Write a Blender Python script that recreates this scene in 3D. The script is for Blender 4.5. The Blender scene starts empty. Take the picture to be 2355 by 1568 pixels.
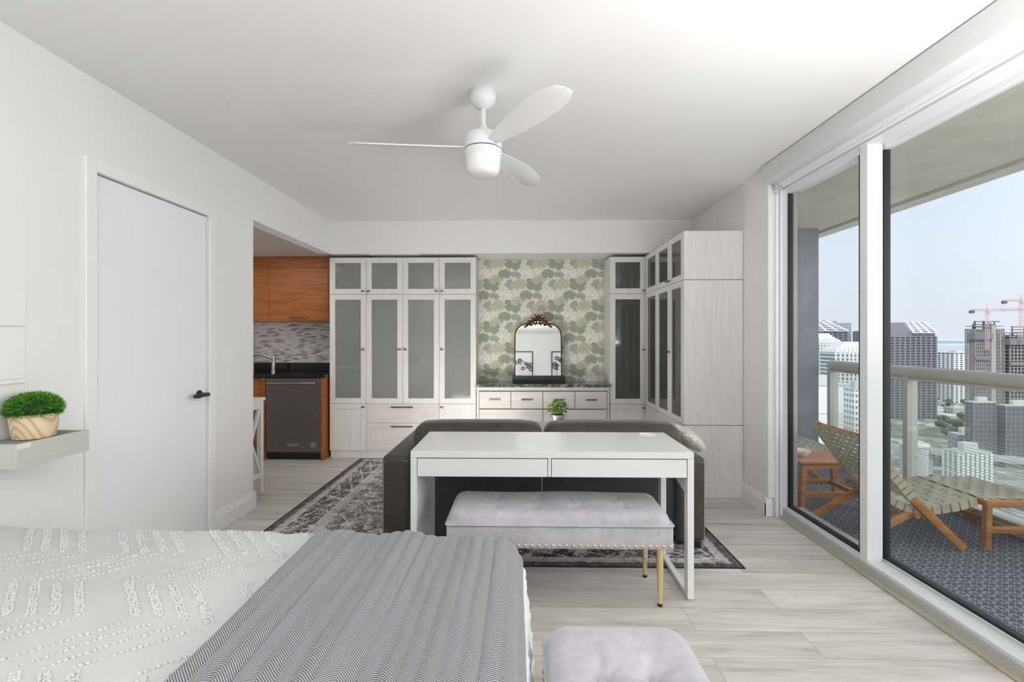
import bpy, bmesh, math, random
from mathutils import Vector, Matrix, noise
random.seed(11)
S = bpy.context.scene
COL = S.collection
pi = math.pi
sin, cos = math.sin, math.cos

# ------------------------------------------------------------------ helpers
def wloc(o):
    v = Vector((0, 0, 0))
    while o:
        v += o.location
        o = o.parent
    return v

def mk(name, bm, mat, parent=None, loc=None, smooth=None, recalc=True):
    """bmesh in world coordinates -> ONE mesh object"""
    off = wloc(parent) if parent else Vector(loc or (0, 0, 0))
    if off.length > 0:
        bmesh.ops.translate(bm, verts=bm.verts, vec=-off)
    if recalc:
        bmesh.ops.recalc_face_normals(bm, faces=bm.faces)
    me = bpy.data.meshes.new(name)
    bm.to_mesh(me)
    bm.free()
    for m in (mat if isinstance(mat, (list, tuple)) else [mat]):
        me.materials.append(m)
    if smooth is not None:
        me.shade_smooth()
        if smooth < 179:
            me.set_sharp_from_angle(angle=math.radians(smooth))
    o = bpy.data.objects.new(name, me)
    COL.objects.link(o)
    if parent:
        o.parent = parent
    else:
        o.location = off
    return o

def tag(o, label, cat, group=None, kind=None):
    if label: o['label'] = label
    if cat: o['category'] = cat
    if group: o['group'] = group
    if kind: o['kind'] = kind
    return o

def thing(name, loc, label, cat, group=None, kind=None):
    o = bpy.data.objects.new(name, None)
    o.empty_display_size = .1
    COL.objects.link(o)
    o.location = loc
    return tag(o, label, cat, group, kind)

def struct(o):
    o['kind'] = 'structure'
    return o

def dup(root, loc, rotz, label, group=None):
    r = root.copy(); COL.objects.link(r)
    r.location = loc
    r.rotation_euler = (0, 0, rotz)
    r['label'] = label
    if group: r['group'] = group
    for ch in list(root.children):
        c = ch.copy(); COL.objects.link(c); c.parent = r
        for g in list(ch.children):
            d = g.copy(); COL.objects.link(d); d.parent = c
    return r

def B(): return bmesh.new()

def join(bm, b2, M=None):
    me = bpy.data.meshes.new('tmp')
    b2.to_mesh(me); b2.free()
    if M is not None: me.transform(M)
    bm.from_mesh(me)
    bpy.data.meshes.remove(me)

def box(bm, x0, x1, y0, y1, z0, z1, r=0, seg=2, M=None):
    b = bmesh.new() if (r or M is not None) else bm
    vs = [b.verts.new((x, y, z)) for z in (z0, z1) for y in (y0, y1) for x in (x0, x1)]
    for f in ((0, 2, 3, 1), (4, 5, 7, 6), (0, 1, 5, 4), (2, 6, 7, 3), (0, 4, 6, 2), (1, 3, 7, 5)):
        b.faces.new([vs[i] for i in f])
    if r:
        bmesh.ops.bevel(b, geom=list(b.edges), offset=r, segments=seg, profile=.5, affect='EDGES')
    if b is not bm: join(bm, b, M)
    return bm

def frame_axes(d):
    d = d.normalized()
    u = Vector((0, 0, 1)) if abs(d.z) < .9 else Vector((1, 0, 0))
    a = d.cross(u).normalized()
    return a, d.cross(a).normalized()

def tube(bm, pts, r, n=10, cap=True, closed=False):
    pts = [Vector(p) for p in pts]
    rs = r if isinstance(r, (list, tuple)) else [r] * len(pts)
    rings = []
    N = len(pts)
    pa = None
    for i, p in enumerate(pts):
        if closed: d = pts[(i + 1) % N] - pts[i - 1]
        elif i == 0: d = pts[1] - p
        elif i == N - 1: d = p - pts[i - 1]
        else: d = (pts[i + 1] - p).normalized() + (p - pts[i - 1]).normalized()
        d.normalize()
        if pa is None: a, b = frame_axes(d)
        else:
            a = (pa - d * pa.dot(d)).normalized(); b = d.cross(a)
        pa = a
        rings.append([bm.verts.new(p + (a * cos(2 * pi * k / n) + b * sin(2 * pi * k / n)) * rs[i]) for k in range(n)])
    for i in range(N if closed else N - 1):
        A, C = rings[i], rings[(i + 1) % N]
        for k in range(n):
            bm.faces.new((A[k], A[(k + 1) % n], C[(k + 1) % n], C[k]))
    if cap and not closed:
        bm.faces.new(rings[0]); bm.faces.new(rings[-1])
    return bm

def bar(bm, p0, p1, w, t, up=(0, 0, 1), r=0):
    """rectangular bar from p0 to p1: w wide (sideways), t thick (along up)"""
    p0, p1 = Vector(p0), Vector(p1)
    d = (p1 - p0); L = d.length; d.normalize()
    a = d.cross(Vector(up)).normalized(); b = a.cross(d)
    M = Matrix((a, d, b)).transposed().to_4x4(); M.translation = p0
    box(bm, -w / 2, w / 2, 0, L, -t / 2, t / 2, r, 2, M)
    return bm

def lathe(bm, c, prof, n=32, axis='z', capb=True, capt=True):
    rings = []
    for (r, z) in prof:
        ring = []
        for k in range(n):
            a = 2 * pi * k / n
            v = Vector((r * cos(a), r * sin(a), z))
            if axis == 'y': v = Vector((v.x, v.z, v.y))
            if axis == 'x': v = Vector((v.z, v.x, v.y))
            ring.append(bm.verts.new(Vector(c) + v))
        rings.append(ring)
    for A, C in zip(rings, rings[1:]):
        for k in range(n):
            bm.faces.new((A[k], A[(k + 1) % n], C[(k + 1) % n], C[k]))
    if capb: bm.faces.new(rings[0])
    if capt: bm.faces.new(rings[-1])
    return bm

def prism(bm, poly, h, M=None, r=0):
    """polygon in local xy extruded to z=h, then M"""
    b = bmesh.new()
    lo = [b.verts.new((x, y, 0)) for x, y in poly]
    hi = [b.verts.new((x, y, h)) for x, y in poly]
    b.faces.new(lo[::-1]); b.faces.new(hi)
    n = len(poly)
    for i in range(n):
        b.faces.new((lo[i], lo[(i + 1) % n], hi[(i + 1) % n], hi[i]))
    if r: bmesh.ops.bevel(b, geom=list(b.edges), offset=r, segments=2, profile=.5, affect='EDGES')
    join(bm, b, M)
    return bm

def basis(o, u, v, w):
    M = Matrix((Vector(u), Vector(v), Vector(w))).transposed().to_4x4()
    M.translation = Vector(o)
    return M

def blob(bm, c, s, sub=1, M=None):
    b = bmesh.new()
    bmesh.ops.create_icosphere(b, subdivisions=sub, radius=1)
    for v in b.verts: v.co = Vector((v.co.x * s[0], v.co.y * s[1], v.co.z * s[2]))
    if M is not None: bmesh.ops.transform(b, matrix=M, verts=b.verts)
    bmesh.ops.translate(b, verts=b.verts, vec=Vector(c))
    join(bm, b)
    return bm

# ------------------------------------------------------------------ materials
class NT:
    def __init__(s, name):
        s.m = bpy.data.materials.new(name); s.m.use_nodes = True
        s.t = s.m.node_tree; s.t.nodes.clear()
        s.out = s.t.nodes.new('ShaderNodeOutputMaterial')
    def n(s, typ, **kw):
        nd = s.t.nodes.new('ShaderNode' + typ)
        for k, v in kw.items():
            if k.startswith('i_'):
                key = k[2:]
                key = int(key) if key.isdigit() else key.replace('_', ' ')
                if hasattr(v, 'is_linked') or isinstance(v, bpy.types.NodeSocket): s.t.links.new(v, nd.inputs[key])
                else: nd.inputs[key].default_value = v
            else: setattr(nd, k, v)
        return nd
    def l(s, a, b): s.t.links.new(a, b)
    def math(s, op, a, b=0., c=0.):
        nd = s.n('Math', operation=op)
        for i, v in enumerate((a, b, c)):
            if isinstance(v, bpy.types.NodeSocket): s.l(v, nd.inputs[i])
            else: nd.inputs[i].default_value = v
        return nd.outputs[0]
    def mix(s, f, a, b):
        nd = s.n('Mix', data_type='RGBA')
        for key, v in ((0, f), (6, a), (7, b)):
            if isinstance(v, bpy.types.NodeSocket): s.l(v, nd.inputs[key])
            else: nd.inputs[key].default_value = v if key == 0 else (*v[:3], 1)
        return nd.outputs[2]
    def ramp(s, f, stops, interp='LINEAR'):
        nd = s.n('ValToRGB')
        nd.color_ramp.interpolation = interp
        e = nd.color_ramp.elements
        while len(e) > 1: e.remove(e[0])
        e[0].position = stops[0][0]; e[0].color = (*stops[0][1], 1)
        for p, c in stops[1:]:
            x = e.new(p); x.color = (*c, 1)
        s.l(f, nd.inputs[0])
        return nd.outputs[0]
    def coord(s, scale=(1, 1, 1), rot=(0, 0, 0), kind='Object', loc=(0, 0, 0)):
        tc = s.n('TexCoord'); mp = s.n('Mapping')
        mp.inputs['Scale'].default_value = scale; mp.inputs['Rotation'].default_value = rot
        mp.inputs['Location'].default_value = loc
        s.l(tc.outputs[kind], mp.inputs[0])
        return mp.outputs[0]
    def noise(s, v, scale=5, detail=3, rough=.55, dist=0):
        nd = s.n('TexNoise'); s.l(v, nd.inputs['Vector'])
        nd.inputs['Scale'].default_value = scale; nd.inputs['Detail'].default_value = detail
        nd.inputs['Roughness'].default_value = rough; nd.inputs['Distortion'].default_value = dist
        return nd.outputs[0]
    def bsdf(s, color, rough=.5, metal=0., bump=None, bstr=.2, bdist=.01, **kw):
        p = s.n('BsdfPrincipled')
        if isinstance(color, bpy.types.NodeSocket): s.l(color, p.inputs['Base Color'])
        else: p.inputs['Base Color'].default_value = (*color, 1)
        if isinstance(rough, bpy.types.NodeSocket): s.l(rough, p.inputs['Roughness'])
        else: p.inputs['Roughness'].default_value = rough
        p.inputs['Metallic'].default_value = metal
        for k, v in kw.items(): p.inputs[k.replace('_', ' ')].default_value = v
        if bump is not None:
            b = s.n('Bump'); b.inputs['Strength'].default_value = bstr; b.inputs['Distance'].default_value = bdist
            s.l(bump, b.inputs['Height']); s.l(b.outputs[0], p.inputs['Normal'])
        s.l(p.outputs[0], s.out.inputs[0])
        return s.m

def lin(r, g, b):
    f = lambda c: (c / 255 / 12.92) if c / 255 <= .04045 else ((c / 255 + .055) / 1.055) ** 2.4
    return (f(r), f(g), f(b))

def paint(name, col, rough=.55, var=.02, **kw):
    t = NT(name); v = t.coord()
    nz = t.noise(v, 14, 4)
    c2 = tuple(max(0, c * (1 - var * 2)) for c in col)
    return t.bsdf(t.mix(nz, c2, col), rough, bump=t.noise(v, 90, 2), bstr=.04, bdist=.002, **kw)

def metal(name, col, rough=.3, met=1.):
    t = NT(name); v = t.coord((3, 3, 60))
    nz = t.noise(v, 6, 2)
    return t.bsdf(t.mix(nz, tuple(c * .88 for c in col), col), rough, met)

def wood(name, c1, c2, axis='z', scale=1., rough=.5, dens=28, **kw):
    t = NT(name)
    st = {'x': (.06, 1, 1), 'y': (1, .06, 1), 'z': (1, 1, .06)}[axis]
    v = t.coord(tuple(a * scale for a in st))
    a = t.noise(v, dens, 5, .6, .6); b = t.noise(v, dens * 5, 2, .6)
    f = t.math('ADD', t.math('MULTIPLY', a, .7), t.math('MULTIPLY', b, .3))
    col = t.ramp(f, [(.33, c1), (.66, c2)])
    return t.bsdf(col, rough, bump=f, bstr=.08, bdist=.003, **kw)

def fabric(name, c1, c2, scale=60, rough=.9, sheen=0., bstr=.25):
    t = NT(name); v = t.coord()
    a = t.noise(v, scale, 3, .6); b = t.noise(v, 6, 3)
    f = t.math('ADD', t.math('MULTIPLY', a, .5), t.math('MULTIPLY', b, .5))
    return t.bsdf(t.ramp(f, [(.36, c1), (.64, c2)]), rough, bump=a, bstr=bstr, bdist=.002,
                  Sheen_Weight=sheen, Sheen_Roughness=.4)

M_wall = paint('wall_paint', (.83, .83, .828), .6, .006)
M_ceil = paint('ceiling_paint', (.83, .83, .828), .7, .006)
M_trim = paint('trim_paint', (.86, .86, .86), .35, .004)
M_door = paint('door_paint', (.86, .87, .90), .38, .004)
M_alu = paint('white_aluminium', (.80, .81, .82), .35, .01)
M_alugrey = paint('grey_aluminium', (.50, .51, .50), .4, .05)
M_black = paint('black_paint', (.012, .012, .014), .35)
M_gasket = paint('black_gasket', (.01, .01, .014), .5)
M_whitelac = paint('white_lacquer', (.75, .75, .76), .28, .004)
M_blind = paint('blind_fabric', (.76, .77, .78), .6, .02)
M_gold = metal('brass', lin(200, 165, 95), .28)
M_goldleg = metal('gold_leg', lin(242, 222, 168), .3)
M_bronze = metal('bronze_handle', lin(120, 98, 66), .35)
M_antique = metal('antique_gold', lin(98, 68, 34), .45)
M_chrome = metal('brushed_steel', (.62, .60, .57), .25)
M_nail = metal('nail_head', lin(225, 205, 165), .22)

def floor_mat():
    t = NT('oak_planks')
    v = t.coord()
    br = t.n('TexBrick', offset=.37, squash=1.)
    t.l(v, br.inputs['Vector'])
    for k, x in (('Scale', 1.), ('Brick Width', 1.25), ('Row Height', .178), ('Mortar Size', .0011), ('Mortar Smooth', .2), ('Bias', 0.)):
        br.inputs[k].default_value = x
    br.inputs['Color1'].default_value = (0, 0, 0, 1); br.inputs['Color2'].default_value = (1, 1, 1, 1)
    br.inputs['Mortar'].default_value = (.5, .5, .5, 1)
    # offset the grain per plank
    sep = t.n('SeparateXYZ'); t.l(v, sep.inputs[0])
    row = t.math('FLOOR', t.math('DIVIDE', sep.outputs[1], .178))
    comb = t.n('CombineXYZ')
    t.l(t.math('ADD', sep.outputs[0], t.math('MULTIPLY', row, 3.7)), comb.inputs[0])
    t.l(sep.outputs[1], comb.inputs[1]); t.l(t.math('MULTIPLY', br.outputs[0], 3.), comb.inputs[2])
    mp = t.n('Mapping'); mp.inputs['Scale'].default_value = (.10, 1, 1); t.l(comb.outputs[0], mp.inputs[0])
    g1 = t.noise(mp.outputs[0], 9, 6, .62, .8)
    g2 = t.noise(mp.outputs[0], 70, 3, .6)
    mp2 = t.n('Mapping'); mp2.inputs['Scale'].default_value = (.35, 1, 1); t.l(comb.outputs[0], mp2.inputs[0])
    g3 = t.noise(mp2.outputs[0], 4, 3, .5)
    f = t.math('ADD', t.math('MULTIPLY', g1, .55), t.math('ADD', t.math('MULTIPLY', g2, .2), t.math('MULTIPLY', g3, .25)))
    col = t.ramp(f, [(.34, (.32, .28, .235)), (.47, (.53, .495, .45)), (.62, (.70, .675, .635))])
    col = t.mix(t.math('MULTIPLY', br.outputs['Color'], .22), col, (.56, .54, .51))
    col = t.mix(br.outputs['Fac'], col, (.22, .19, .16))
    return t.bsdf(col, .42, bump=t.math('SUBTRACT', t.math('MULTIPLY', f, .3), br.outputs['Fac']), bstr=.15, bdist=.003)
M_floor = floor_mat()

M_cab = wood('limed_oak', (.68, .65, .625), (.81, .785, .765), 'z', 1., .5, 34)
M_cabh = wood('limed_oak_cross', (.62, .575, .54), (.77, .735, .70), 'x', 1., .5, 34)
M_cabin = paint('cabinet_inside', (.60, .60, .585), .6)
M_teakc = wood('amber_veneer', lin(122, 66, 24), lin(178, 106, 48), 'x', 1., .42, 40)
M_teak = wood('teak', lin(132, 80, 30), lin(200, 138, 68), 'x', 1., .5, 22)
M_teaktop = wood('weathered_teak', lin(140, 92, 66), lin(190, 140, 108), 'x', 1., .6, 22)

def glass_front(name, tint, diff, k, gl_rough=.08, ior=1.5, var=.1):
    t = NT(name)
    tr = t.n('BsdfTransparent'); tr.inputs[0].default_value = (*tint, 1)
    df = t.n('BsdfDiffuse'); df.inputs[0].default_value = (*diff, 1)
    nz = t.noise(t.coord(), 2.5, 2)
    m1 = t.n('MixShader')
    t.l(t.math('ADD', t.math('MULTIPLY', nz, var), k - .05), m1.inputs[0])
    t.l(tr.outputs[0], m1.inputs[1]); t.l(df.outputs[0], m1.inputs[2])
    gl = t.n('BsdfGlossy'); gl.inputs['Roughness'].default_value = gl_rough
    fr = t.n('Fresnel'); fr.inputs[0].default_value = ior
    ge = t.n('NewGeometry')
    m2 = t.n('MixShader'); t.l(t.math('MULTIPLY', fr.outputs[0], t.math('SUBTRACT', 1., ge.outputs['Backfacing'])), m2.inputs[0])
    t.l(m1.outputs[0], m2.inputs[1]); t.l(gl.outputs[0], m2.inputs[2])
    t.l(m2.outputs[0], t.out.inputs[0])
    return t.m
M_cabglass = glass_front('smoked_frosted_glass', (.82, .83, .81), (.46, .465, .455), .38, .12)
M_clearglass = glass_front('smoked_clear_glass', (.5, .53, .5), (.17, .18, .17), .42, .06)
M_pane = glass_front('window_glass', (.985, .995, .99), (.8, .8, .8), .06, .0, 1.32, .015)

def dotted_glass():
    t = NT('dotted_balustrade_glass')
    v = t.coord()
    sep = t.n('SeparateXYZ'); t.l(v, sep.inputs[0])
    p = .021
    yy = t.math('MULTIPLY', t.math('FRACT', t.math('DIVIDE', sep.outputs[1], p)), 1.)
    zz = t.math('FRACT', t.math('DIVIDE', sep.outputs[2], p))
    a = t.math('SUBTRACT', yy, .5); b = t.math('SUBTRACT', zz, .5)
    d = t.math('SQRT', t.math('ADD', t.math('MULTIPLY', a, a), t.math('MULTIPLY', b, b)))
    # dots fade out above 0.62 m
    fade = t.math('MULTIPLY', t.math('SUBTRACT', .66, sep.outputs[2]), 1.6)
    fade = t.math('MINIMUM', t.math('MAXIMUM', fade, 0.), .30)
    dot = t.math('LESS_THAN', d, fade)
    tr = t.n('BsdfTransparent'); tr.inputs[0].default_value = (.93, .965, .95, 1)
    df = t.n('BsdfDiffuse'); df.inputs[0].default_value = (.72, .76, .72, 1)
    m0 = t.n('MixShader'); t.l(t.math('ADD', t.math('MULTIPLY', dot, .6), .07), m0.inputs[0])
    t.l(tr.outputs[0], m0.inputs[1]); t.l(df.outputs[0], m0.inputs[2])
    gl = t.n('BsdfGlossy'); gl.inputs['Roughness'].default_value = .0
    fr = t.n('Fresnel'); fr.inputs[0].default_value = 1.25
    ge = t.n('NewGeometry')
    m2 = t.n('MixShader'); t.l(t.math('MULTIPLY', fr.outputs[0], t.math('SUBTRACT', 1., ge.outputs['Backfacing'])), m2.inputs[0])
    t.l(m0.outputs[0], m2.inputs[1]); t.l(gl.outputs[0], m2.inputs[2])
    t.l(m2.outputs[0], t.out.inputs[0])
    return t.m
M_dotglass = dotted_glass()

def mosaic():
    t = NT('stone_strip_mosaic')
    v = t.coord(rot=(pi / 2, 0, 0))
    br = t.n('TexBrick', offset=.43)
    t.l(v, br.inputs['Vector'])
    for k, x in (('Scale', 1.), ('Brick Width', .072), ('Row Height', .0165), ('Mortar Size', .0011), ('Bias', 0.)):
        br.inputs[k].default_value = x
    br.inputs['Color1'].default_value = (0, 0, 0, 1); br.inputs['Color2'].default_value = (1, 1, 1, 1)
    br.inputs['Mortar'].default_value = (.5, .5, .5, 1)
    col = t.ramp(br.outputs['Color'], [(0, lin(128, 108, 100)), (.16, lin(184, 168, 160)), (.34, lin(224, 218, 216)), (.85, lin(244, 242, 244))])
    vv = t.coord((1, 1, 3))
    col = t.mix(t.math('MULTIPLY', t.noise(vv, 38, 4), .35), col, lin(186, 172, 170))
    col = t.mix(br.outputs['Fac'], col, lin(188, 184, 184))
    return t.bsdf(col, .3)
M_mosaic = mosaic()

def stone(name, stops, scale, rough, dist=1.5, coat=0.):
    t = NT(name); v = t.coord((1, 1.6, 1))
    n1 = t.noise(v, scale, 6, .62, dist)
    return t.bsdf(t.ramp(n1, stops), rough, Coat_Weight=coat)
M_granite = stone('black_granite', [(.3, (.004, .004, .005)), (.7, (.014, .013, .013)), (.8, (.04, .04, .04))], 40, .12)
M_marble = stone('green_marble', [(.3, lin(38, 48, 40)), (.46, lin(74, 90, 78)), (.56, lin(112, 122, 108)), (.62, lin(176, 168, 158)), (.68, lin(66, 82, 72))], 7, .1, 2.5)
M_dish = metal('dark_stainless', (.21, .18, .165), .36, .75)
M_dishtrim = metal('dark_handle', (.42, .38, .35), .25)

def stucco(name, c1, c2, bscale=160):
    t = NT(name); v = t.coord()
    n1 = t.noise(v, bscale, 3, .7); n2 = t.noise(v, 5, 3)
    f = t.math('ADD', t.math('MULTIPLY', n1, .6), t.math('MULTIPLY', n2, .4))
    return t.bsdf(t.ramp(f, [(.36, c1), (.64, c2)]), .85, bump=n1, bstr=.5, bdist=.004)
M_stucco = stucco('grey_stucco', lin(112, 115, 126), lin(142, 146, 156))
M_stuccow = stucco('beige_stucco', lin(165, 164, 157), lin(190, 188, 180))
M_slabw = stucco('cream_slab_paint', lin(186, 183, 166), lin(206, 203, 188), 60)

def balcony_tiles():
    t = NT('patterned_deck_tiles'); v = t.coord()
    sep = t.n('SeparateXYZ'); t.l(v, sep.inputs[0])
    p = .066
    fx = t.math('SUBTRACT', t.math('FRACT', t.math('DIVIDE', sep.outputs[0], p)), .5)
    fy = t.math('SUBTRACT', t.math('FRACT', t.math('DIVIDE', sep.outputs[1], p)), .5)
    d = t.math('SQRT', t.math('ADD', t.math('MULTIPLY', fx, fx), t.math('MULTIPLY', fy, fy)))
    ring = t.math('LESS_THAN', t.math('ABSOLUTE', t.math('SUBTRACT', d, .30)), .055)
    ax, ay = t.math('ABSOLUTE', fx), t.math('ABSOLUTE', fy)
    diag = t.math('LESS_THAN', t.math('ABSOLUTE', t.math('SUBTRACT', ax, ay)), .05)
    dia = t.math('LESS_THAN', t.math('ABSOLUTE', t.math('SUBTRACT', t.math('ADD', ax, ay), .5)), .045)
    edge = t.math('LESS_THAN', t.math('SUBTRACT', .5, t.math('MAXIMUM', ax, ay)), .03)
    out = t.math('MULTIPLY', diag, t.math('GREATER_THAN', d, .12))
    pat = t.math('MAXIMUM', t.math('MAXIMUM', ring, out), dia)
    nz = t.noise(v, 130, 2)
    base = t.mix(nz, lin(34, 35, 46), lin(64, 66, 80))
    line = t.mix(nz, lin(116, 117, 134), lin(152, 153, 168))
    col = t.mix(pat, base, line)
    col = t.mix(edge, col, lin(30, 31, 42))
    return t.bsdf(col, .75)
M_deck = balcony_tiles()

M_sofa = fabric('dark_grey_hide', lin(54, 49, 45), lin(71, 66, 61), 30, .62, .25, .1)
M_sofad = fabric('dark_grey_hide_back', lin(56, 54, 57), lin(68, 66, 69), 30, .7, .15, .1)
M_stitch = paint('grey_thread', lin(168, 168, 170), .8)
M_velvet = fabric('pale_grey_velvet', lin(168, 166, 171), lin(190, 188, 193), 26, .85, .35, .06)
M_fur = fabric('white_fur', (.74, .72, .66), (.88, .86, .80), 50, .9, .2)
M_duvet = fabric('white_cotton', (.51, .51, .515), (.575, .575, .58), 240, .9, .1, .12)
M_tuft = fabric('white_tufting', (.55, .55, .555), (.63, .63, .635), 200, .95, .15)
M_sherpa = fabric('white_sherpa', (.70, .70, .71), (.78, .78, .78), 120, .95, .2, .8)
M_mattress = fabric('mattress_ticking', (.6, .6, .6), (.68, .68, .68), 120)
M_bowl = paint('white_glaze', (.75, .75, .75), .15)
M_felt = fabric('grey_felt', lin(120, 120, 122), lin(158, 158, 160), 220, .95)
M_shelf = paint('sage_lacquer', lin(196, 198, 190), .3, .01)
M_tape = paint('clear_tape', lin(226, 227, 225), .3)
M_label = paint('badge_print', lin(190, 184, 178), .4)

def herringbone():
    t = NT('herringbone_weave'); v = t.n('TexCoord')
    sep = t.n('SeparateXYZ'); t.l(v.outputs['UV'], sep.inputs[0])
    w = .042
    u = t.math('DIVIDE', sep.outputs[0], w * 2)
    tri = t.math('MULTIPLY', t.math('ABSOLUTE', t.math('SUBTRACT', t.math('FRACT', u), .5)), w * 2 * 1.)
    nz = t.noise(v.outputs['UV'], 30, 2)
    h = t.math('ADD', t.math('ADD', sep.outputs[1], tri), t.math('MULTIPLY', nz, .004))
    s = t.math('FRACT', t.math('DIVIDE', h, .0066))
    s = t.math('ABSOLUTE', t.math('MULTIPLY', t.math('SUBTRACT', s, .5), 2.))
    fz = t.noise(v.outputs['UV'], 420, 2)
    s = t.math('ADD', s, t.math('MULTIPLY', t.math('SUBTRACT', fz, .5), .9))
    col = t.ramp(s, [(.36, lin(78, 78, 83)), (.66, lin(174, 174, 177))])
    return t.bsdf(col, .95, bump=s, bstr=.3, bdist=.002, Sheen_Weight=.15)
M_herring = herringbone()

def rug_mat():
    t = NT('distressed_oriental_pile'); v = t.coord()
    sep = t.n('SeparateXYZ'); t.l(v, sep.inputs[0])
    ax = t.math('ABSOLUTE', sep.outputs[0]); ay = t.math('ABSOLUTE', sep.outputs[1])
    # distance to the edge of the 3.02 x 2.42 m rug
    e = t.math('MINIMUM', t.math('SUBTRACT', 1.51, ax), t.math('SUBTRACT', 1.21, ay))
    # mirrored coordinates give the symmetric ornament
    cm = t.n('CombineXYZ'); t.l(ax, cm.inputs[0]); t.l(ay, cm.inputs[1])
    ln1 = t.math('LESS_THAN', t.math('ABSOLUTE', t.math('SUBTRACT', t.noise(cm.outputs[0], 6.5, 2, .5, 1.2), .5)), .013)
    ln2 = t.math('LESS_THAN', t.math('ABSOLUTE', t.math('SUBTRACT', t.noise(cm.outputs[0], 11, 3, .5, 1.0), .52)), .016)
    vo = t.n('TexVoronoi', feature='DISTANCE_TO_EDGE'); t.l(cm.outputs[0], vo.inputs['Vector']); vo.inputs['Scale'].default_value = 6.
    ln3 = t.math('LESS_THAN', vo.outputs['Distance'], .022)
    lines = t.math('MAXIMUM', t.math('MAXIMUM', ln1, ln2), t.math('MULTIPLY', ln3, t.math('GREATER_THAN', e, .36)))
    # zigzag diamonds in the border
    per = t.math('ADD', ax, ay)
    dz = t.math('ABSOLUTE', t.math('SUBTRACT', t.math('FRACT', t.math('MULTIPLY', t.math('SUBTRACT', ax, ay), 3.6)), .5))
    dia = t.math('LESS_THAN', t.math('ABSOLUTE', t.math('SUBTRACT', t.math('ABSOLUTE', t.math('SUBTRACT', e, .2)), t.math('MULTIPLY', dz, .18))), .012)
    bands = t.math('MAXIMUM', t.math('LESS_THAN', t.math('ABSOLUTE', t.math('SUBTRACT', e, .095)), .012),
                   t.math('LESS_THAN', t.math('ABSOLUTE', t.math('SUBTRACT', e, .305)), .014))
    inb = t.math('MULTIPLY', t.math('GREATER_THAN', e, .095), t.math('LESS_THAN', e, .305))
    wear = t.noise(v, 9, 5, .7); fine = t.noise(v, 120, 3, .7)
    wf = t.math('ADD', t.math('MULTIPLY', wear, .55), t.math('MULTIPLY', fine, .45))
    ground = t.ramp(wf, [(.38, lin(66, 64, 68)), (.5, lin(128, 124, 126)), (.6, lin(196, 190, 188))])
    borderc = t.ramp(wf, [(.38, lin(48, 47, 53)), (.5, lin(92, 91, 98)), (.62, lin(170, 167, 170))])
    c = t.mix(inb, ground, borderc)
    patt = t.math('MAXIMUM', t.math('MAXIMUM', lines, bands), t.math('MULTIPLY', dia, inb))
    keep = t.math('GREATER_THAN', wf, .44)
    c = t.mix(t.math('MULTIPLY', t.math('MULTIPLY', patt, keep), .85), c, lin(222, 214, 210))
    blot = t.math('LESS_THAN', t.noise(cm.outputs[0], 8., 3, .6, .8), .43)
    c = t.mix(t.math('MULTIPLY', blot, .55), c, lin(46, 45, 50))
    def within(a, b_): return t.math('MULTIPLY', t.math('GREATER_THAN', e, a), t.math('LESS_THAN', e, b_))
    guard = t.math('MAXIMUM', within(.058, .098), within(.30, .355))
    c = t.mix(t.math('MULTIPLY', guard, t.math('MULTIPLY', t.math('GREATER_THAN', wf, .43), .8)), c, lin(188, 183, 182))
    hair = t.math('MAXIMUM', t.math('MAXIMUM', within(.104, .110), within(.29, .296)), within(.36, .366))
    c = t.mix(t.math('MULTIPLY', hair, .8), c, lin(214, 208, 204))
    c = t.mix(t.math('MULTIPLY', t.math('LESS_THAN', e, .05), .75), c, lin(52, 51, 55))
    return t.bsdf(c, .95, bump=fine, bstr=.3, bdist=.003)
M_rug = rug_mat()
M_rugedge = fabric('black_rug_binding', lin(26, 26, 30), lin(40, 40, 44), 120)

def leafmat(name, c1, c2, rough=.55):
    t = NT(name); v = t.coord()
    return t.bsdf(t.mix(t.noise(v, 30, 2), c1, c2), rough)
M_leaf = [leafmat('grass_dark', lin(22, 66, 14), lin(42, 96, 24)), leafmat('grass_mid', lin(58, 124, 28), lin(82, 150, 44)),
          leafmat('grass_light', lin(120, 178, 66), lin(148, 200, 92))]
M_box = [leafmat('leaf_dark', lin(58, 82, 30), lin(86, 108, 44)), leafmat('leaf_mid', lin(120, 142, 66), lin(150, 168, 90)),
         leafmat('leaf_pale', lin(182, 192, 130), lin(206, 212, 160))]
M_soil = paint('dark_soil', (.03, .022, .015), .9)
def potwood():
    t = NT('grained_pot'); v = t.coord((1, 1, .55))
    wv = t.n('TexWave', wave_type='RINGS', rings_direction='Y')
    t.l(v, wv.inputs[0]); wv.inputs['Scale'].default_value = 17; wv.inputs['Distortion'].default_value = 3.5
    wv.inputs['Detail'].default_value = 1; wv.inputs['Detail Scale'].default_value = 1.2
    f = t.math('POWER', wv.outputs[1], 3.)
    return t.bsdf(t.mix(f, lin(226, 206, 172), lin(198, 166, 122)), .5)
M_pot = potwood()
def galva():
    t = NT('galvanised_zinc'); v = t.coord()
    vo = t.n('TexVoronoi'); t.l(v, vo.inputs['Vector']); vo.inputs['Scale'].default_value = 75
    return t.bsdf(t.ramp(vo.outputs['Color'], [(.2, (.30, .31, .33)), (.8, (.56, .57, .60))]), .4, .75)
M_galva = galva()
M_paper = paint('wallpaper_ground', lin(232, 228, 216), .7, .01)
M_wl = [paint('lily_leaf_green', lin(166, 174, 156), .7, .06), paint('lily_leaf_grey', lin(182, 189, 173), .7, .06),
        paint('lily_leaf_olive', lin(206, 203, 178), .7, .05), paint('lily_flower_white', lin(246, 243, 236), .7, .01),
        paint('lily_line', lin(150, 150, 128), .7, .02)]
t_ = NT('mirror_silver'); nzm = t_.noise(t_.coord(), 3, 2)
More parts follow.
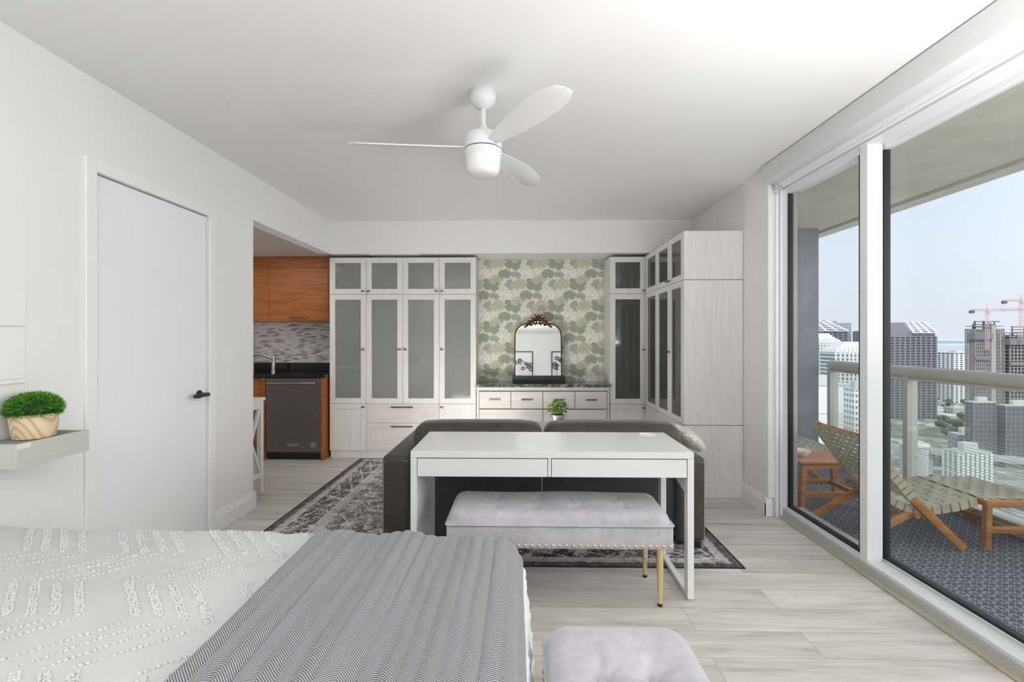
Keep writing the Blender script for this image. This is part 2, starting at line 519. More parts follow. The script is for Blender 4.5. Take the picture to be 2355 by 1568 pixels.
M_mirror = t_.bsdf(t_.mix(nzm, (.87, .88, .88), (.9, .9, .9)), .01, 1.)
t_ = NT('opal_glass'); nzm = t_.noise(t_.coord(), 20, 2)
M_opal = t_.bsdf(t_.mix(nzm, (.78, .78, .74), (.82, .82, .78)), .22)

# ------------------------------------------------------------------ camera
cam = bpy.data.cameras.new('camera'); cam_o = bpy.data.objects.new('camera', cam); COL.objects.link(cam_o)
FPX = 1085.
cam.sensor_width = 36; cam.lens = 36 * FPX / 2355
cam.shift_y = -7 / 2355
cam.clip_start = .05; cam.clip_end = 60000
cam_o.location = (0, 0, 1.316)
cam_o.rotation_euler = (pi / 2, 0, math.atan(20.5 / FPX))
S.camera = cam_o

# ------------------------------------------------------------------ room shell
CEIL = 2.575; SOF = 2.228; XL = -2.07; XR = 1.825; YF = -4.6; YB = 5.5
b = B(); box(b, -3.2, 1.90, YF - .1, 5.75, -.15, 0)
struct(mk('floor', b, M_floor))
b = B(); box(b, -3.3, 2.0, YF - .1, 5.8, CEIL, CEIL + .25)
struct(mk('ceiling', b, M_ceil))
D0, D1, DT = 2.255, 3.085, 2.122      # door opening
b = B()
box(b, XL - .12, XL, YF, D0, 0, CEIL); box(b, XL - .12, XL, D1, 3.61, 0, CEIL)
box(b, XL - .12, XL, D0, D1, DT, CEIL)
box(b, XL - .12, XL, 3.61, 5.07, SOF, CEIL)
struct(mk('wall_left', b, M_wall))
b = B(); box(b, XL, XR, 5.07, 5.62, SOF, CEIL)
struct(mk('wall_soffit', b, M_wall))
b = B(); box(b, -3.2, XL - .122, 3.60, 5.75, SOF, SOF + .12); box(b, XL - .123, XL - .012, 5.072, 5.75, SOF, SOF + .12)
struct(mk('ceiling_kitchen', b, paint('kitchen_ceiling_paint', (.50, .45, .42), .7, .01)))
b = B(); box(b, XL - .03, 2.0, YB, YB + .12, 0, SOF + .02)
struct(mk('wall_back', b, M_wall))
b = B(); box(b, -3.2, XL - .03, 5.62, 5.75, 0, SOF)
struct(mk('wall_kitchen', b, M_wall))
b = B(); box(b, -3.3, -3.2, 2.0, 5.75, 0, CEIL); box(b, -3.3, XL - .12, 3.45, 3.60, 0, CEIL)
struct(mk('wall_kitchen_left', b, M_wall))
b = B(); box(b, -3.3, 2.0, YF - .12, YF, 0, CEIL)
struct(mk('wall_front', b, M_wall))
b = B(); box(b, XR, 2.0, 3.535, 5.6, 0, CEIL); box(b, XR + .05, 2.06, -4.2, 3.535, 2.47, CEIL); box(b, XR, 2.06, YF - .1, -4.2, 0, CEIL)
struct(mk('wall_right', b, M_wall))

def base_run(bm, p0, p1, nrm, h=.135):
    """moulded baseboard: stepped profile along p0 -> p1 with outward normal nrm"""
    p0, p1, nrm = Vector((*p0, 0)), Vector((*p1, 0)), Vector((*nrm, 0))
    prof = [(0, 0), (.016, 0), (.016, h * .70), (.013, h * .73), (.013, h * .80), (.008, h * .86), (.007, h * .95), (.003, h), (0, h)]
    rows = [[bm.verts.new(p + nrm * a + Vector((0, 0, z))) for a, z in prof] for p in (p0, p1)]
    n = len(prof)
    for i in range(n):
        bm.faces.new((rows[0][i], rows[0][(i + 1) % n], rows[1][(i + 1) % n], rows[1][i]))
    bm.faces.new(rows[0]); bm.faces.new(rows[1])
b = B(); base_run(b, (XL, 3.15), (XL, 3.6095), (1, 0)); base_run(b, (XL + .016, 3.611), (XL - .1, 3.611), (0, 1)); base_run(b, (XL, YF), (XL, 2.18), (1, 0))
struct(mk('baseboard_left', b, M_trim))
b = B(); base_run(b, (XR, 3.52), (XR, 3.93), (-1, 0)); base_run(b, (XR - .016, 3.535), (XR + .03, 3.535), (0, -1))
struct(mk('baseboard_right', b, M_trim))
b = B(); box(b, XR, 1.90, 3.515, 3.54, .135, 2.47, .006)
struct(mk('trim_1', b, M_trim))
b = B(); box(b, 1.893, 1.93, YF, 3.53, .0, .012, .004)
struct(mk('trim_2', b, wood('threshold_oak', lin(168, 158, 136), lin(194, 186, 166), 'y', 1., .5)))

# door
dr = thing('door_1', (XL, (D0 + D1) / 2, 0), 'white flush bedroom door with black lever on the left wall', 'door', kind='structure')
b = B(); box(b, XL - .055, XL - .012, D0 + .004, D1 - .004, .006, DT - .006, .002)
mk('door_leaf', b, M_door, dr)
b = B()
for y0, y1, z0, z1 in ((D0 - .062, D0, 0, DT + .062), (D1, D1 + .062, 0, DT + .062), (D0, D1, DT, DT + .062)):
    box(b, XL - .001, XL + .014, y0, y1, z0, z1, .004)
box(b, XL - .12, XL - .06, D0, D0 + .02, 0, DT); box(b, XL - .12, XL - .06, D1 - .02, D1, 0, DT); box(b, XL - .12, XL - .06, D0, D1, DT - .02, DT)
mk('door_frame', b, M_trim, dr)
for z in (1.85, 1.095, .30):
    b = B()
    for k in range(5):
        tube(b, [(XL - .006, D0 + .004, z - .043 + k * .0175), (XL - .006, D0 + .004, z - .043 + k * .0175 + .0155)], .0075, 10)
    box(b, XL - .013, XL - .009, D0 + .004, D0 + .03, z - .043, z + .043)
    mk('hinge', b, M_alu, dr, smooth=40)
hd = B(); lathe(hd, (XL - .013, 3.012, .952), [(.027, 0), (.027, .008), (.022, .012), (.012, .014), (.012, .05)], 24, 'x')
hd = mk('door_handle', hd, M_black, dr, smooth=40)
b = B(); box(b, XL + .028, XL + .05, 2.897, 3.037, .938, .962, .008, 3)
mk('lever', b, M_black, hd, smooth=50)

# window wall (structure)
WX = 1.94
w = thing('window_1', (WX, 1.0, 0), 'wide white framed sliding glass door onto the balcony', 'window', kind='structure')
b = B()
box(b, 1.925, 2.10, -4.2, 3.555, .0, .055)
mk('sill', b, M_alugrey, w)
b = B()
for k in range(6): box(b, 1.94 + k * .0155, 1.949 + k * .0155, -4.2, 3.55, .05, .066)
mk('track_rib', b, M_alu, w)
b = B()
box(b, 1.925, 2.10, -4.2, 3.555, 2.405, 2.475)
mk('head', b, M_alu, w)
b = B()
box(b, 1.87, 1.895, 3.50, 3.535, .0, 2.47, .003); box(b, 1.905, 1.925, 3.505, 3.535, .0, 2.47, .003); box(b, 1.93, 1.965, 3.52, 3.555, .0, 2.41, .003)
box(b, 1.86, 2.0, 3.53, 3.56, .0, 2.47)
mk('jamb', b, M_alu, w)
def panel(x, y0, y1, gl, stile0=.065, stile1=.065):
    b = B()
    box(b, x, x + .045, y0, y0 + stile0, .055, 2.41, .003); box(b, x, x + .045, y1 - stile1, y1, .055, 2.41, .003)
    box(b, x + .002, x + .043, y0 + stile0, y1 - stile1, .055, .075, .002); box(b, x + .002, x + .043, y0 + stile0, y1 - stile1, 2.375, 2.41, .002)
    f = mk('sash', b, M_alu, w)
    b = B()
    for ya, yb, za, zb in ((y0 + stile0, y0 + stile0 + .012, .075, 2.375), (y1 - stile1 - .012, y1 - stile1, .075, 2.375), (y0 + stile0, y1 - stile1, .075, .09)):
        box(b, x + .004, x + .041, ya, yb, za, zb)
    mk('gasket', b, M_gasket, f)
    b = B(); box(b, x + .018, x + .024, y0 + stile0 + .003, y1 - stile1 - .003, .08, 2.38)
    mk('pane', b, M_pane, f)
panel(1.955, 2.742, 3.535, 0, .02, .03)
panel(2.035, .62, 2.79, 0, .07, .088)
panel(1.955, -1.4, .69, 0)
panel(2.035, -4.2, -1.36, 0)
# the white interlock stile seen edge-on between the two panes
b = B(); box(b, 1.942, 2.028, 2.682, 2.739, .06, 2.41, .003)
mk('mullion', b, M_alu, w)

# roller blind
bl = thing('roller_blind', (1.83, 1.0, 2.44), 'white roller blind cassette mounted along the top of the sliding window', 'blind')
b = B(); prism(b, [(1.765, 2.444), (1.795, 2.437), (1.87, 2.437), (1.87, 2.568), (1.765, 2.568)], 7.6,
               basis((0, 3.488, 0), (1, 0, 0), (0, 0, 1), (0, -1, 0)), .003)
mk('cassette', b, M_blind, bl, smooth=30)
b = B(); tube(b, [(1.895, 3.46, 2.455), (1.895, -4.1, 2.455)], .038, 20)
mk('fabric_roll', b, M_blind, bl, smooth=40)
b = B(); box(b, 1.884, 1.908, -4.1, 3.455, 2.406, 2.424, .006)
mk('bottom_bar', b, M_alu, bl)
b = B(); box(b, 1.845, 1.905, 3.463, 3.486, 2.40, 2.437, .004)
tube(b, [(1.85, 3.47, 2.40), (1.845, 3.47, 2.375), (1.857, 3.47, 2.36), (1.868, 3.47, 2.378)], .004, 8)
mk('bracket', b, M_alugrey, bl, smooth=40)

# ceiling vent + sprinkler
v = thing('air_vent', (-1.5, 5.2, SOF), 'white air vent grille in the soffit above the left cabinets', 'vent')
b = B()
for x0, x1, y0, y1 in ((-1.65, -1.12, 5.085, 5.105), (-1.65, -1.12, 5.28, 5.30), (-1.65, -1.63, 5.105, 5.28), (-1.14, -1.12, 5.105, 5.28)):
    box(b, x0, x1, y0, y1, SOF - .008, SOF - .0005)
mk('frame', b, M_trim, v)
b = B()
for k in range(8): box(b, -1.63, -1.14, 5.112 + k * .021, 5.116 + k * .021, SOF - .007, SOF - .0005)
mk('louvre', b, M_alugrey, v)
b = B(); lathe(b, (-.10, 5.28, SOF), [(.001, -.009), (.03, -.008), (.036, -.004), (.036, -.0005)], 24)
tag(mk('sprinkler_cover', b, M_trim, loc=(-.10, 5.28, SOF), smooth=40), 'small round white sprinkler cover in the soffit over the wallpaper', 'sprinkler')

# ------------------------------------------------------------------ ceiling fan
FX, FY = -.193, 2.41
fan = thing('ceiling_fan', (FX, FY, 2.134), 'white three-blade ceiling fan with opal light hanging in the middle', 'ceiling fan')
b = B(); lathe(b, (FX, FY, 0), [(.058, CEIL - .0005), (.064, CEIL - .012), (.066, CEIL - .03), (.060, CEIL - .055), (.042, CEIL - .08), (.026, CEIL - .087), (.022, CEIL - .09)], 40)
mk('canopy', b, M_whitelac, fan, smooth=35)
b = B(); tube(b, [(FX, FY, CEIL - .09), (FX, FY, 2.39)], .0135, 20)
mk('downrod', b, M_whitelac, fan, smooth=40)
b = B(); lathe(b, (FX, FY, 0), [(.095, 2.278), (.0965, 2.30), (.094, 2.335), (.083, 2.352), (.05, 2.363), (.032, 2.372), (.022, 2.39), (.018, 2.402)], 48)
mk('motor_housing', b, M_whitelac, fan, smooth=35)
b = B(); lathe(b, (FX, FY, 0), [(.088, 2.278), (.088, 2.272)], 40); mk('shadow_gap', b, M_black, fan, smooth=40)
b = B(); lathe(b, (FX, FY, 0), [(.092, 2.235), (.094, 2.24), (.095, 2.272)], 48)
mk('light_collar', b, M_whitelac, fan, smooth=35)
b = B(); lathe(b, (FX, FY, 0), [(.02, 2.140), (.05, 2.142), (.068, 2.148), (.080, 2.160), (.087, 2.185), (.091, 2.235)], 48)
mk('light_shade', b, M_opal, fan, smooth=45)
def blade(ang):
    # petal outline in (along, across)
    up = [(.06, .016), (.12, .030), (.22, .046), (.34, .059), (.46, .067), (.56, .068), (.62, .062), (.672, .036)]
    lo = [(.665, .0), (.64, -.032), (.58, -.052), (.48, -.063), (.36, -.062), (.22, -.048), (.12, -.032), (.06, -.016)]
    b = bmesh.new()
    prism(b, up + lo, .006, None, .0015)
    for vv in b.verts: vv.co.z += .010 * (vv.co.x / .66) ** 2
    M = Matrix.Translation((FX, FY, 2.288)) @ Matrix.Rotation(ang, 4, 'Z') @ Matrix.Rotation(math.radians(-19), 4, 'X')
    bmesh.ops.transform(b, matrix=M, verts=b.verts)
    return b
for a in (183, 63, 303): mk('blade', blade(math.radians(a)), M_whitelac, fan, smooth=30)

# ------------------------------------------------------------------ cabinetry
def knob(parent, M, u, z, vert=False, L=.038):
    b = B()
    w_, h_ = (L / 2, .006) if not vert else (.006, L / 2)
    box(b, u - w_, u + w_, -.030, -.020, z - h_, z + h_, .003)
    box(b, u - .005, u + .005, -.021, .001, z - .005, z + .005)
    bmesh.ops.transform(b, matrix=M, verts=b.verts)
    return mk('knob', b, M_bronze, parent)

def pull(parent, M, u, z, L):
    b = B()
    box(b, u - L / 2, u + L / 2, -.036, -.024, z - .006, z + .006, .003)
    for s in (-1, 1): box(b, u + s * (L / 2 - .02) - .005, u + s * (L / 2 - .02) + .005, -.025, .001, z - .005, z + .005)
    bmesh.ops.transform(b, matrix=M, verts=b.verts)
    return mk('handle', b, M_bronze, parent)

def front(parent, name, M, u0, u1, z0, z1, glass=False, fw=.058, mat=None, gm=None):
    """shaker front in local (u, depth, z): face at depth 0, back at .02"""
    g = .0015
    u0 += g; u1 -= g; z0 += g; z1 -= g
    b = B()
    box(b, u0, u0 + fw, 0, .02, z0, z1, .0015); box(b, u1 - fw, u1, 0, .02, z0, z1, .0015)
    box(b, u0 + fw - .001, u1 - fw + .001, 0.0004, .02, z0, z0 + fw, .0015); box(b, u0 + fw - .001, u1 - fw + .001, 0.0004, .02, z1 - fw, z1, .0015)
    if not glass: box(b, u0 + fw - .005, u1 - fw + .005, .007, .016, z0 + fw - .005, z1 - fw + .005)
    bmesh.ops.transform(b, matrix=M, verts=b.verts)
    d = mk(name, b, mat or M_cab, parent)
    if glass:
        b = B(); box(b, u0 + fw - .006, u1 - fw + .006, .009, .013, z0 + fw - .006, z1 - fw + .006)
        bmesh.ops.transform(b, matrix=M, verts=b.verts)
        mk('glass_pane', b, gm or M_cabglass, d)
    return d

def carcass(parent, M, u0, u1, z0, z1, dep, shelves=(), mat=None):
    b = B(); t = .016
    f = .0215
    box(b, u0, u0 + t, f, dep, z0, z1); box(b, u1 - t, u1, f, dep, z0, z1)
    box(b, u0 + t, u1 - t, f, dep, z0, z0 + t); box(b, u0 + t, u1 - t, f, dep, z1 - t, z1)
    bmesh.ops.transform(b, matrix=M, verts=b.verts)
    o = mk('carcass', b, mat or M_cab, parent)
    b = B(); box(b, u0 + t, u1 - t, dep - .012, dep - .004, z0 + t, z1 - t)
    bmesh.ops.transform(b, matrix=M, verts=b.verts)
    mk('back_panel', b, M_cabin, parent)
    for s in shelves:
        b = B(); box(b, u0 + t, u1 - t, .0225, dep - .014, s, s + .016)
        bmesh.ops.transform(b, matrix=M, verts=b.verts)
        mk('shelf', b, M_whitelac, parent)
    return o

CY = 5.135
MB = Matrix.Translation((0, CY, 0))
dB = YB - .005 - CY
e = [-2.098, -1.695, -1.293, -.892, -.490]
ZB, ZT, ZM, ZP = .597, 1.794, 2.197, .082
GC = 'limed oak cabinets against the back wall'
def unit(name, u0, u1, z0, z1, label, M=MB, dep=dB, shelves=(), group=GC):
    o = Vector(((u0 + u1) / 2, 0, z0)); o = M @ o
    th = thing(name, o, label, 'cabinet', group)
    carcass(th, M, u0, u1, z0, z1, dep, shelves)
    return th
# top row
th = unit('wall_cabinet', e[0], e[2], ZT + .002, ZM, 'short glazed top cabinet directly right of the amber kitchen cupboards')
d = front(th, 'door', MB, e[0], e[1], ZT, ZM, True); knob(d, MB, e[1] - .030, ZT + .032)
d = front(th, 'door', MB, e[1], e[2], ZT, ZM, True); knob(d, MB, e[1] + .030, ZT + .032)
th = unit('wall_cabinet', e[2], e[4], ZT + .002, ZM, 'short glazed top cabinet touching the left edge of the leafy wallpaper')
d = front(th, 'door', MB, e[2], e[3], ZT, ZM, True); knob(d, MB, e[3] - .030, ZT + .032)
d = front(th, 'door', MB, e[3], e[4], ZT, ZM, True); knob(d, MB, e[3] + .030, ZT + .032)
# tall glazed row
th = unit('display_cabinet', e[0], e[1], ZB + .002, ZT - .001, 'tall single glass door cabinet with two white shelves showing, beside the kitchen', shelves=(.985, 1.395))
d = front(th, 'door', MB, e[0], e[1], ZB, ZT, True); knob(d, MB, e[1] - .030, 1.19)
th = unit('display_cabinet', e[1], e[3], ZB + .002, ZT - .001, 'tall double glass door cabinet in the middle of the left cabinet wall')
d = front(th, 'door', MB, e[1], e[2], ZB, ZT, True); knob(d, MB, e[2] - .030, 1.19)
d = front(th, 'door', MB, e[2], e[3], ZB, ZT, True); knob(d, MB, e[2] + .030, 1.19)
th = unit('display_cabinet', e[3], e[4], ZB + .002, ZT - .001, 'tall single glass door cabinet touching the left edge of the wallpaper')
d = front(th, 'door', MB, e[3], e[4], ZB, ZT, True); knob(d, MB, e[3] + .030, 1.19)
# base row
th = unit('base_cabinet', e[0], e[1], ZP, ZB - .001, 'low solid door cabinet next to the dishwasher')
d = front(th, 'door', MB, e[0], e[1], ZP, ZB); knob(d, MB, e[1] - .030, ZB - .035)
th = unit('base_cabinet', e[1], e[3], ZP, ZB - .001, 'low two-drawer cabinet partly hidden by the left sofa arm')
d = front(th, 'drawer', MB, e[1], e[3], .388, ZB, mat=M_cabh); pull(d, MB, (e[1] + e[3]) / 2, ZB - .035, .24)
d = front(th, 'drawer', MB, e[1], e[3], ZP, .388, mat=M_cabh); pull(d, MB, (e[1] + e[3]) / 2, .388 - .037, .24)
th = unit('base_cabinet', e[3], e[4], ZP, ZB - .001, 'low solid door cabinet left of the dresser, mostly behind the sofa')
d = front(th, 'door', MB, e[3], e[4], ZP, ZB); knob(d, MB, e[3] + .030, ZB - .035)
b = B(); box(b, e[0] + .004, e[4], CY + .022, CY + .04, 0, ZP - .002)
tag(mk('plinth', b, M_cab, loc=(e[0], CY, 0)), 'limed oak plinth running under the left cabinets', 'plinth')
# right column facing the room
r0, r1 = .966, 1.352
th = unit('wall_cabinet', r0, r1, ZT + .002, ZM, 'short glazed top cabinet touching the right edge of the wallpaper')
d = front(th, 'door', MB, r0, r1, ZT, ZM, True, gm=M_clearglass); knob(d, MB, r1 - .030, ZT + .032)
th = unit('display_cabinet', r0, r1, ZB + .002, ZT - .001, 'tall single glass door cabinet right of the dresser')
d = front(th, 'door', MB, r0, r1, ZB, ZT, True, gm=M_clearglass); knob(d, MB, r1 - .030, 1.19)
th = unit('base_cabinet', r0, r1, ZP, ZB - .001, 'low solid door cabinet right of the dresser, mostly behind the sofa')
d = front(th, 'door', MB, r0, r1, ZP, ZB); knob(d, MB, r1 - .030, ZB - .035)
b = B(); box(b, r0 + .004, r1 - .004, CY + .022, CY + .04, 0, ZP - .001); mk('plinth', b, M_cab, th)
# right run along the side wall, facing -x : u runs towards the camera
RX = 1.338
MR = basis((RX, 0, 0), (0, -1, 0), (1, 0, 0), (0, 0, 1))
ya, yb_, yc, yd = 3.925, 4.285, 4.675, 5.09
dR = XR - .003 - RX
GR = 'limed oak cabinets along the right wall'
th = unit('wall_cabinet', -yd, -ya, ZT + .002, ZM, 'short glazed top cabinet along the right wall beside the window', MR, dR, (), GR)
for a0, a1, kz in ((ya, yb_, 1), (yb_, yc, -1), (yc, yd, 0)):
    d = front(th, 'door', MR, -a1, -a0, ZT, ZM, True, .05, gm=M_clearglass)
    if kz: knob(d, MR, -yb_ - kz * .03 * -1, ZT + .032) if kz > 0 else knob(d, MR, -yb_ - .03, ZT + .032)
th = unit('display_cabinet', -yd, -ya, ZB + .002, ZT - .001, 'tall glazed cabinet along the right wall beside the window', MR, dR, (), GR)
for a0, a1, kz in ((ya, yb_, 1), (yb_, yc, -1), (yc, yd, 0)):
    d = front(th, 'door', MR, -a1, -a0, ZB, ZT, True, .05, gm=M_clearglass)
    if kz: knob(d, MR, -yb_ + kz * .03, 1.19)
th = unit('base_cabinet', -yd, -ya, .0, ZB - .001, 'low drawer cabinet along the right wall behind the sofa arm', MR, dR, (), GR)
d = front(th, 'drawer', MR, -yc, -ya, .34, ZB); pull(d, MR, -yb_, ZB - .07, .2)
d = front(th, 'drawer', MR, -yc, -ya, .085, .34); pull(d, MR, -yb_, .30, .2)
d = front(th, 'door', MR, -yd, -yc, .085, ZB)
# finished end panels of the run (part of each unit, facing the camera)
EP = [(ZT + .002, ZM, 'wall_cabinet'), (ZB + .002, ZT - .001, 'display_cabinet'), (.0, ZB - .001, 'base_cabinet')]
for o in list(COL.objects):
    if o.get('group') == GR:
        for z0, z1, nm in EP:
            if o.name.split('.')[0] == nm:
                b = B(); box(b, RX + .003, XR - .003, ya - .019, ya - .001, z0 + .001, z1 - .001, .001)
                mk('end_panel', b, M_cab, o)

# dresser in the niche
d0, d1, DZ = -.482, .958, .778
DM = Matrix.Translation((0, 5.12, 0))
ds = thing('dresser', (.238, 5.12, 0), 'limed oak dresser with bar-handle drawers under the leafy wallpaper', 'dresser')
b = B()
box(b, d0, d0 + .025, 5.125, YB - .005, 0, DZ); box(b, d1 - .025, d1, 5.125, YB - .005, 0, DZ)
box(b, d0 + .025, d1 - .025, 5.125, YB - .005, .745, DZ); box(b, d0 + .025, d1 - .025, 5.16, YB - .005, .04, .745)
box(b, d0 - .004, d1 + .004, 5.108, YB - .005, .757, DZ + .004, .003)
mk('body', b, M_cabh, ds)
mx = .238
def drawer(x0, x1, z0, z1, pulls, L):
    b = B(); box(b, x0 + .003, x1 - .003, 5.115, 5.15, z0 + .003, z1 - .003, .003)
    d = mk('drawer', b, M_cabh, ds)
    for x in pulls: pull(d, DM, x, (z0 + z1) / 2 + .008, L)
for x0, x1 in ((d0 + .027, mx), (mx, d1 - .027)):
    q = (x1 - x0) / 2
    drawer(x0, x0 + q, .548, .736, [x0 + q / 2], .122); drawer(x0 + q, x1, .548, .736, [x0 + q * 1.5], .122)
    drawer(x0, x1, .30, .543, [x0 + q], .245); drawer(x0, x1, .05, .295, [x0 + q], .245)
b = B(); box(b, d0 - .012, d1 + .006, 5.10, YB - .002, DZ + .0045, .815, .004)
tag(mk('marble_slab', b, M_marble, loc=(mx, 5.12, .78)), 'polished green marble slab laid on top of the dresser', 'countertop')

# wallpaper: printed pattern as thin relief polygons on one sheet
def wallpaper():
    W0, W1, H0, H1 = -.495, .975, .80, SOF - .002
    Y = YB - .004
    bm = B()
    def poly(pts, mi, lay):
        pts = clip(pts)
        if len(pts) < 3: return
        f = bm.faces.new([bm.verts.new((x, Y - lay * .00006, z)) for x, z in pts]); f.material_index = mi
    def clip(P):
        for ax, lim, sgn in ((0, W0, 1), (0, W1, -1), (1, H0, 1), (1, H1, -1)):
            out = []
            for i in range(len(P)):
                a, c = P[i - 1], P[i]
                ia, ic = sgn * (a[ax] - lim) >= 0, sgn * (c[ax] - lim) >= 0
                if ia != ic:
                    t = (lim - a[ax]) / (c[ax] - a[ax])
                    out.append((a[0] + t * (c[0] - a[0]), a[1] + t * (c[1] - a[1])))
                if ic: out.append(c)
            P = out
            if not P: return []
        return P
    box(bm, W0, W1, Y, Y + .003, H0, H1)
    bm.faces.ensure_lookup_table()
    for f in bm.faces: f.material_index = 5
    lay = [1]
    def leaf(cx, cz, rx, rz, rot, mi, notch=-pi / 2, veins=9):
        lay[0] += 1; L = lay[0] * .05
        n = 44; ca, sa = cos(rot), sin(rot); P = []
        for k in range(n):
            a = 2 * pi * k / n
            r = 1 + .045 * sin(9 * a + 1.3) + .03 * sin(5 * a)
            dn = abs((a - notch + pi) % (2 * pi) - pi)
            r *= 1 - .55 * math.exp(-(dn / .22) ** 2)
            x, z = rx * r * cos(a), rz * r * sin(a)
            P.append((cx + x * ca - z * sa, cz + x * sa + z * ca))
        # fan of convex triangles (leaf is star shaped about its centre)
        o = (cx, cz + .12 * rz * (-1 if notch < 0 else 1))
        for k in range(n): poly([o, P[k - 1], P[k]], mi, 1 + L)
        for k in range(veins):
            a = notch + .55 + (2 * pi - 1.1) * k / (veins - 1)
            x, z = rx * .9 * cos(a), rz * .9 * sin(a)
            q = (cx + x * ca - z * sa, cz + x * sa + z * ca)
            line([o, ((o[0] + q[0]) / 2 + .004 * sin(k * 3), (o[1] + q[1]) / 2), q], .0013, 1 + L + .02)
    def line(pts, w, L, mi=4):
        for a, c in zip(pts, pts[1:]):
            dx, dz = c[0] - a[0], c[1] - a[1]; l = math.hypot(dx, dz) or 1
            nx, nz = -dz / l * w / 2, dx / l * w / 2
            poly([(a[0] + nx, a[1] + nz), (c[0] + nx, c[1] + nz), (c[0] - nx, c[1] - nz), (a[0] - nx, a[1] - nz)], mi, L)
    def stem(x, z, dx, dz):
        pts = [(x + dx * t + .02 * sin(t * 3) * (1 if dx > 0 else -1), z + dz * t) for t in (0, .25, .5, .75, 1)]
        line(pts, .0022, .6)
    def petal(cx, cz, a, L, w):
        lay[0] += 1; l0 = 1 + lay[0] * .05
        ca, sa = cos(a), sin(a)
        prof = [(0, 0), (.3, .75), (.6, 1), (.85, .6), (1, 0), (.85, -.6), (.6, -1), (.3, -.75)]
        P = [(cx + L * t * ca - w * s * sa, cz + L * t * sa + w * s * ca) for t, s in prof]
        poly(P, 3, l0)
        line(P + [P[0]], .0019, l0 + .02)
        line([(cx, cz), (cx + L * .8 * ca, cz + L * .7 * sa)], .0011, l0 + .02)
    def lotus(cx, cz, s):
        for a, L in ((-20, .9), (200, .9), (8, 1.05), (172, 1.05), (38, 1.1), (142, 1.1), (66, 1.15), (114, 1.15), (90, 1.2), (50, .75), (130, .75), (75, .7), (105, .7), (25, .6), (155, .6)):
            petal(cx, cz, math.radians(a), s * L, s * .21)
    px = .00158   # metres per crop pixel
    T, R = 318 * px, 157 * px
    x0, z0 = -.19, 2.062
    for row in range(-1, 7):
        for c in range(-2, 4):
            ox = x0 + c * T + (T / 2 if row % 2 else 0); oz = z0 - row * R
            P = lambda u, v: (ox + (u - 345) * px, oz - (v - 400) * px)
            for (u, v, du, dv) in ((345, 420, -20, 120), (430, 420, 25, 110), (285, 460, 10, 110), (455, 500, 30, 90), (530, 500, -20, 100), (495, 410, -10, 110), (385, 510, 20, 90)):
                stem(*P(u, v), du * px, -dv * px)
            leaf(*P(285, 440), 56 * px, 32 * px, .35, 2)
            leaf(*P(387, 500), 28 * px, 42 * px, -.5, 2)
            leaf(*P(455, 478), 48 * px, 43 * px, .1, 2)
            lotus(*P(497, 408), 66 * px)
            leaf(*P(372, 480), 26 * px, 46 * px, -.6, 1, pi * .1)
            leaf(*P(535, 476), 36 * px, 45 * px, .5, 0, pi * .8)
            leaf(*P(596, 490), 30 * px, 46 * px, -.5, 0, pi * .1)
            leaf(*P(345, 402), 47 * px, 36 * px, 0, 0)
            leaf(*P(428, 408), 40 * px, 25 * px, -.25, 1)
            lotus(*P(492, 362), 34 * px)
    return mk('wallpaper', bm, M_wl + [M_paper], loc=(.24, Y, .8), recalc=False)
tag(wallpaper(), 'green water lily wallpaper panel in the niche above the dresser', 'wallpaper')

# mirror
MI = Matrix.Translation((.195, 5.335, .884)) @ Matrix.Rotation(math.radians(-3.2), 4, 'X')
mi = thing('mirror', (.195, 5.335, .876), 'arched mirror with carved antique gold crest leaning on the black ledge', 'mirror')
def arch(w, h, r):
    P = [(-w, 0), (w, 0), (w, h - r)]
    n = 10
    # shoulder curve then shallow crown
    for k in range(1, n + 1):
        a = pi / 2 * k / n
        P.append((w - r * .8 * (1 - cos(a)), h - r + (r * .78) * sin(a)))
    crown = [(w - r * .8) * t for t in (.8, .6, .4, .2, 0)]
    for x in crown: P.append((x, h - r * .22 + r * .22 * (1 - (x / (w - r * .8)) ** 2)))
    return P + [(-x, z) for x, z in reversed(P[3:-1])] + [(-w, h - r)]
AP = arch(.262, .628, .17)
b = B(); tube(b, [MI @ Vector((x, 0, z)) for x, z in AP], .0075, 8, closed=True)
mk('frame', b, M_antique, mi, smooth=50)
b = B(); prism(b, arch(.258, .624, .168), .004, MI @ basis((0, -.001, 0), (1, 0, 0), (0, 0, 1), (0, 1, 0)))
mk('mirror_glass', b, M_mirror, mi)
b = B()
def scroll(cx, cz, r, s, turns=1.4):
    tube(b, [MI @ Vector((cx + s * r * (1 - .6 * t) * cos(2 * pi * turns * t), -.012, cz + r * (1 - .6 * t) * sin(2 * pi * turns * t))) for t in [k / 14 for k in range(15)]], .0065, 6)
def acanthus(cx, cz, a, L, w):
    for k in range(4):
        t = k / 3
        blob(b, (0, 0, 0), (L * .32 * (1 - .35 * t), .009, w * (1 - .5 * t)), 1, MI @ Matrix.Translation((cx + L * t * .8 * cos(a), -.012, cz + L * t * .8 * sin(a))) @ Matrix.Rotation(-a, 4, 'Y'))
for s in (-1, 1):
    tube(b, [MI @ Vector((s * x, -.012, z)) for x, z in ((0, .665), (.03, .645), (.07, .625), (.11, .585), (.14, .56), (.155, .555), (.158, .570), (.148, .574))], [.014, .016, .014, .011, .009, .007, .006, .005], 8)
    for cx, cz, a, L, w in ((.015, .66, 1.1, .05, .014), (.04, .645, .5, .05, .013), (.07, .622, .1, .05, .012), (.05, .625, -1.2, .05, .012), (.1, .592, -.3, .045, .010), (.085, .605, -1.3, .04, .010), (.015, .635, -1.3, .045, .011)):
        acanthus(s * cx, cz, a if s > 0 else pi - a, L, w)
    scroll(s * .035, .592, .015, s); scroll(s * .075, .583, .013, s); scroll(s * .015, .60, .012, s)
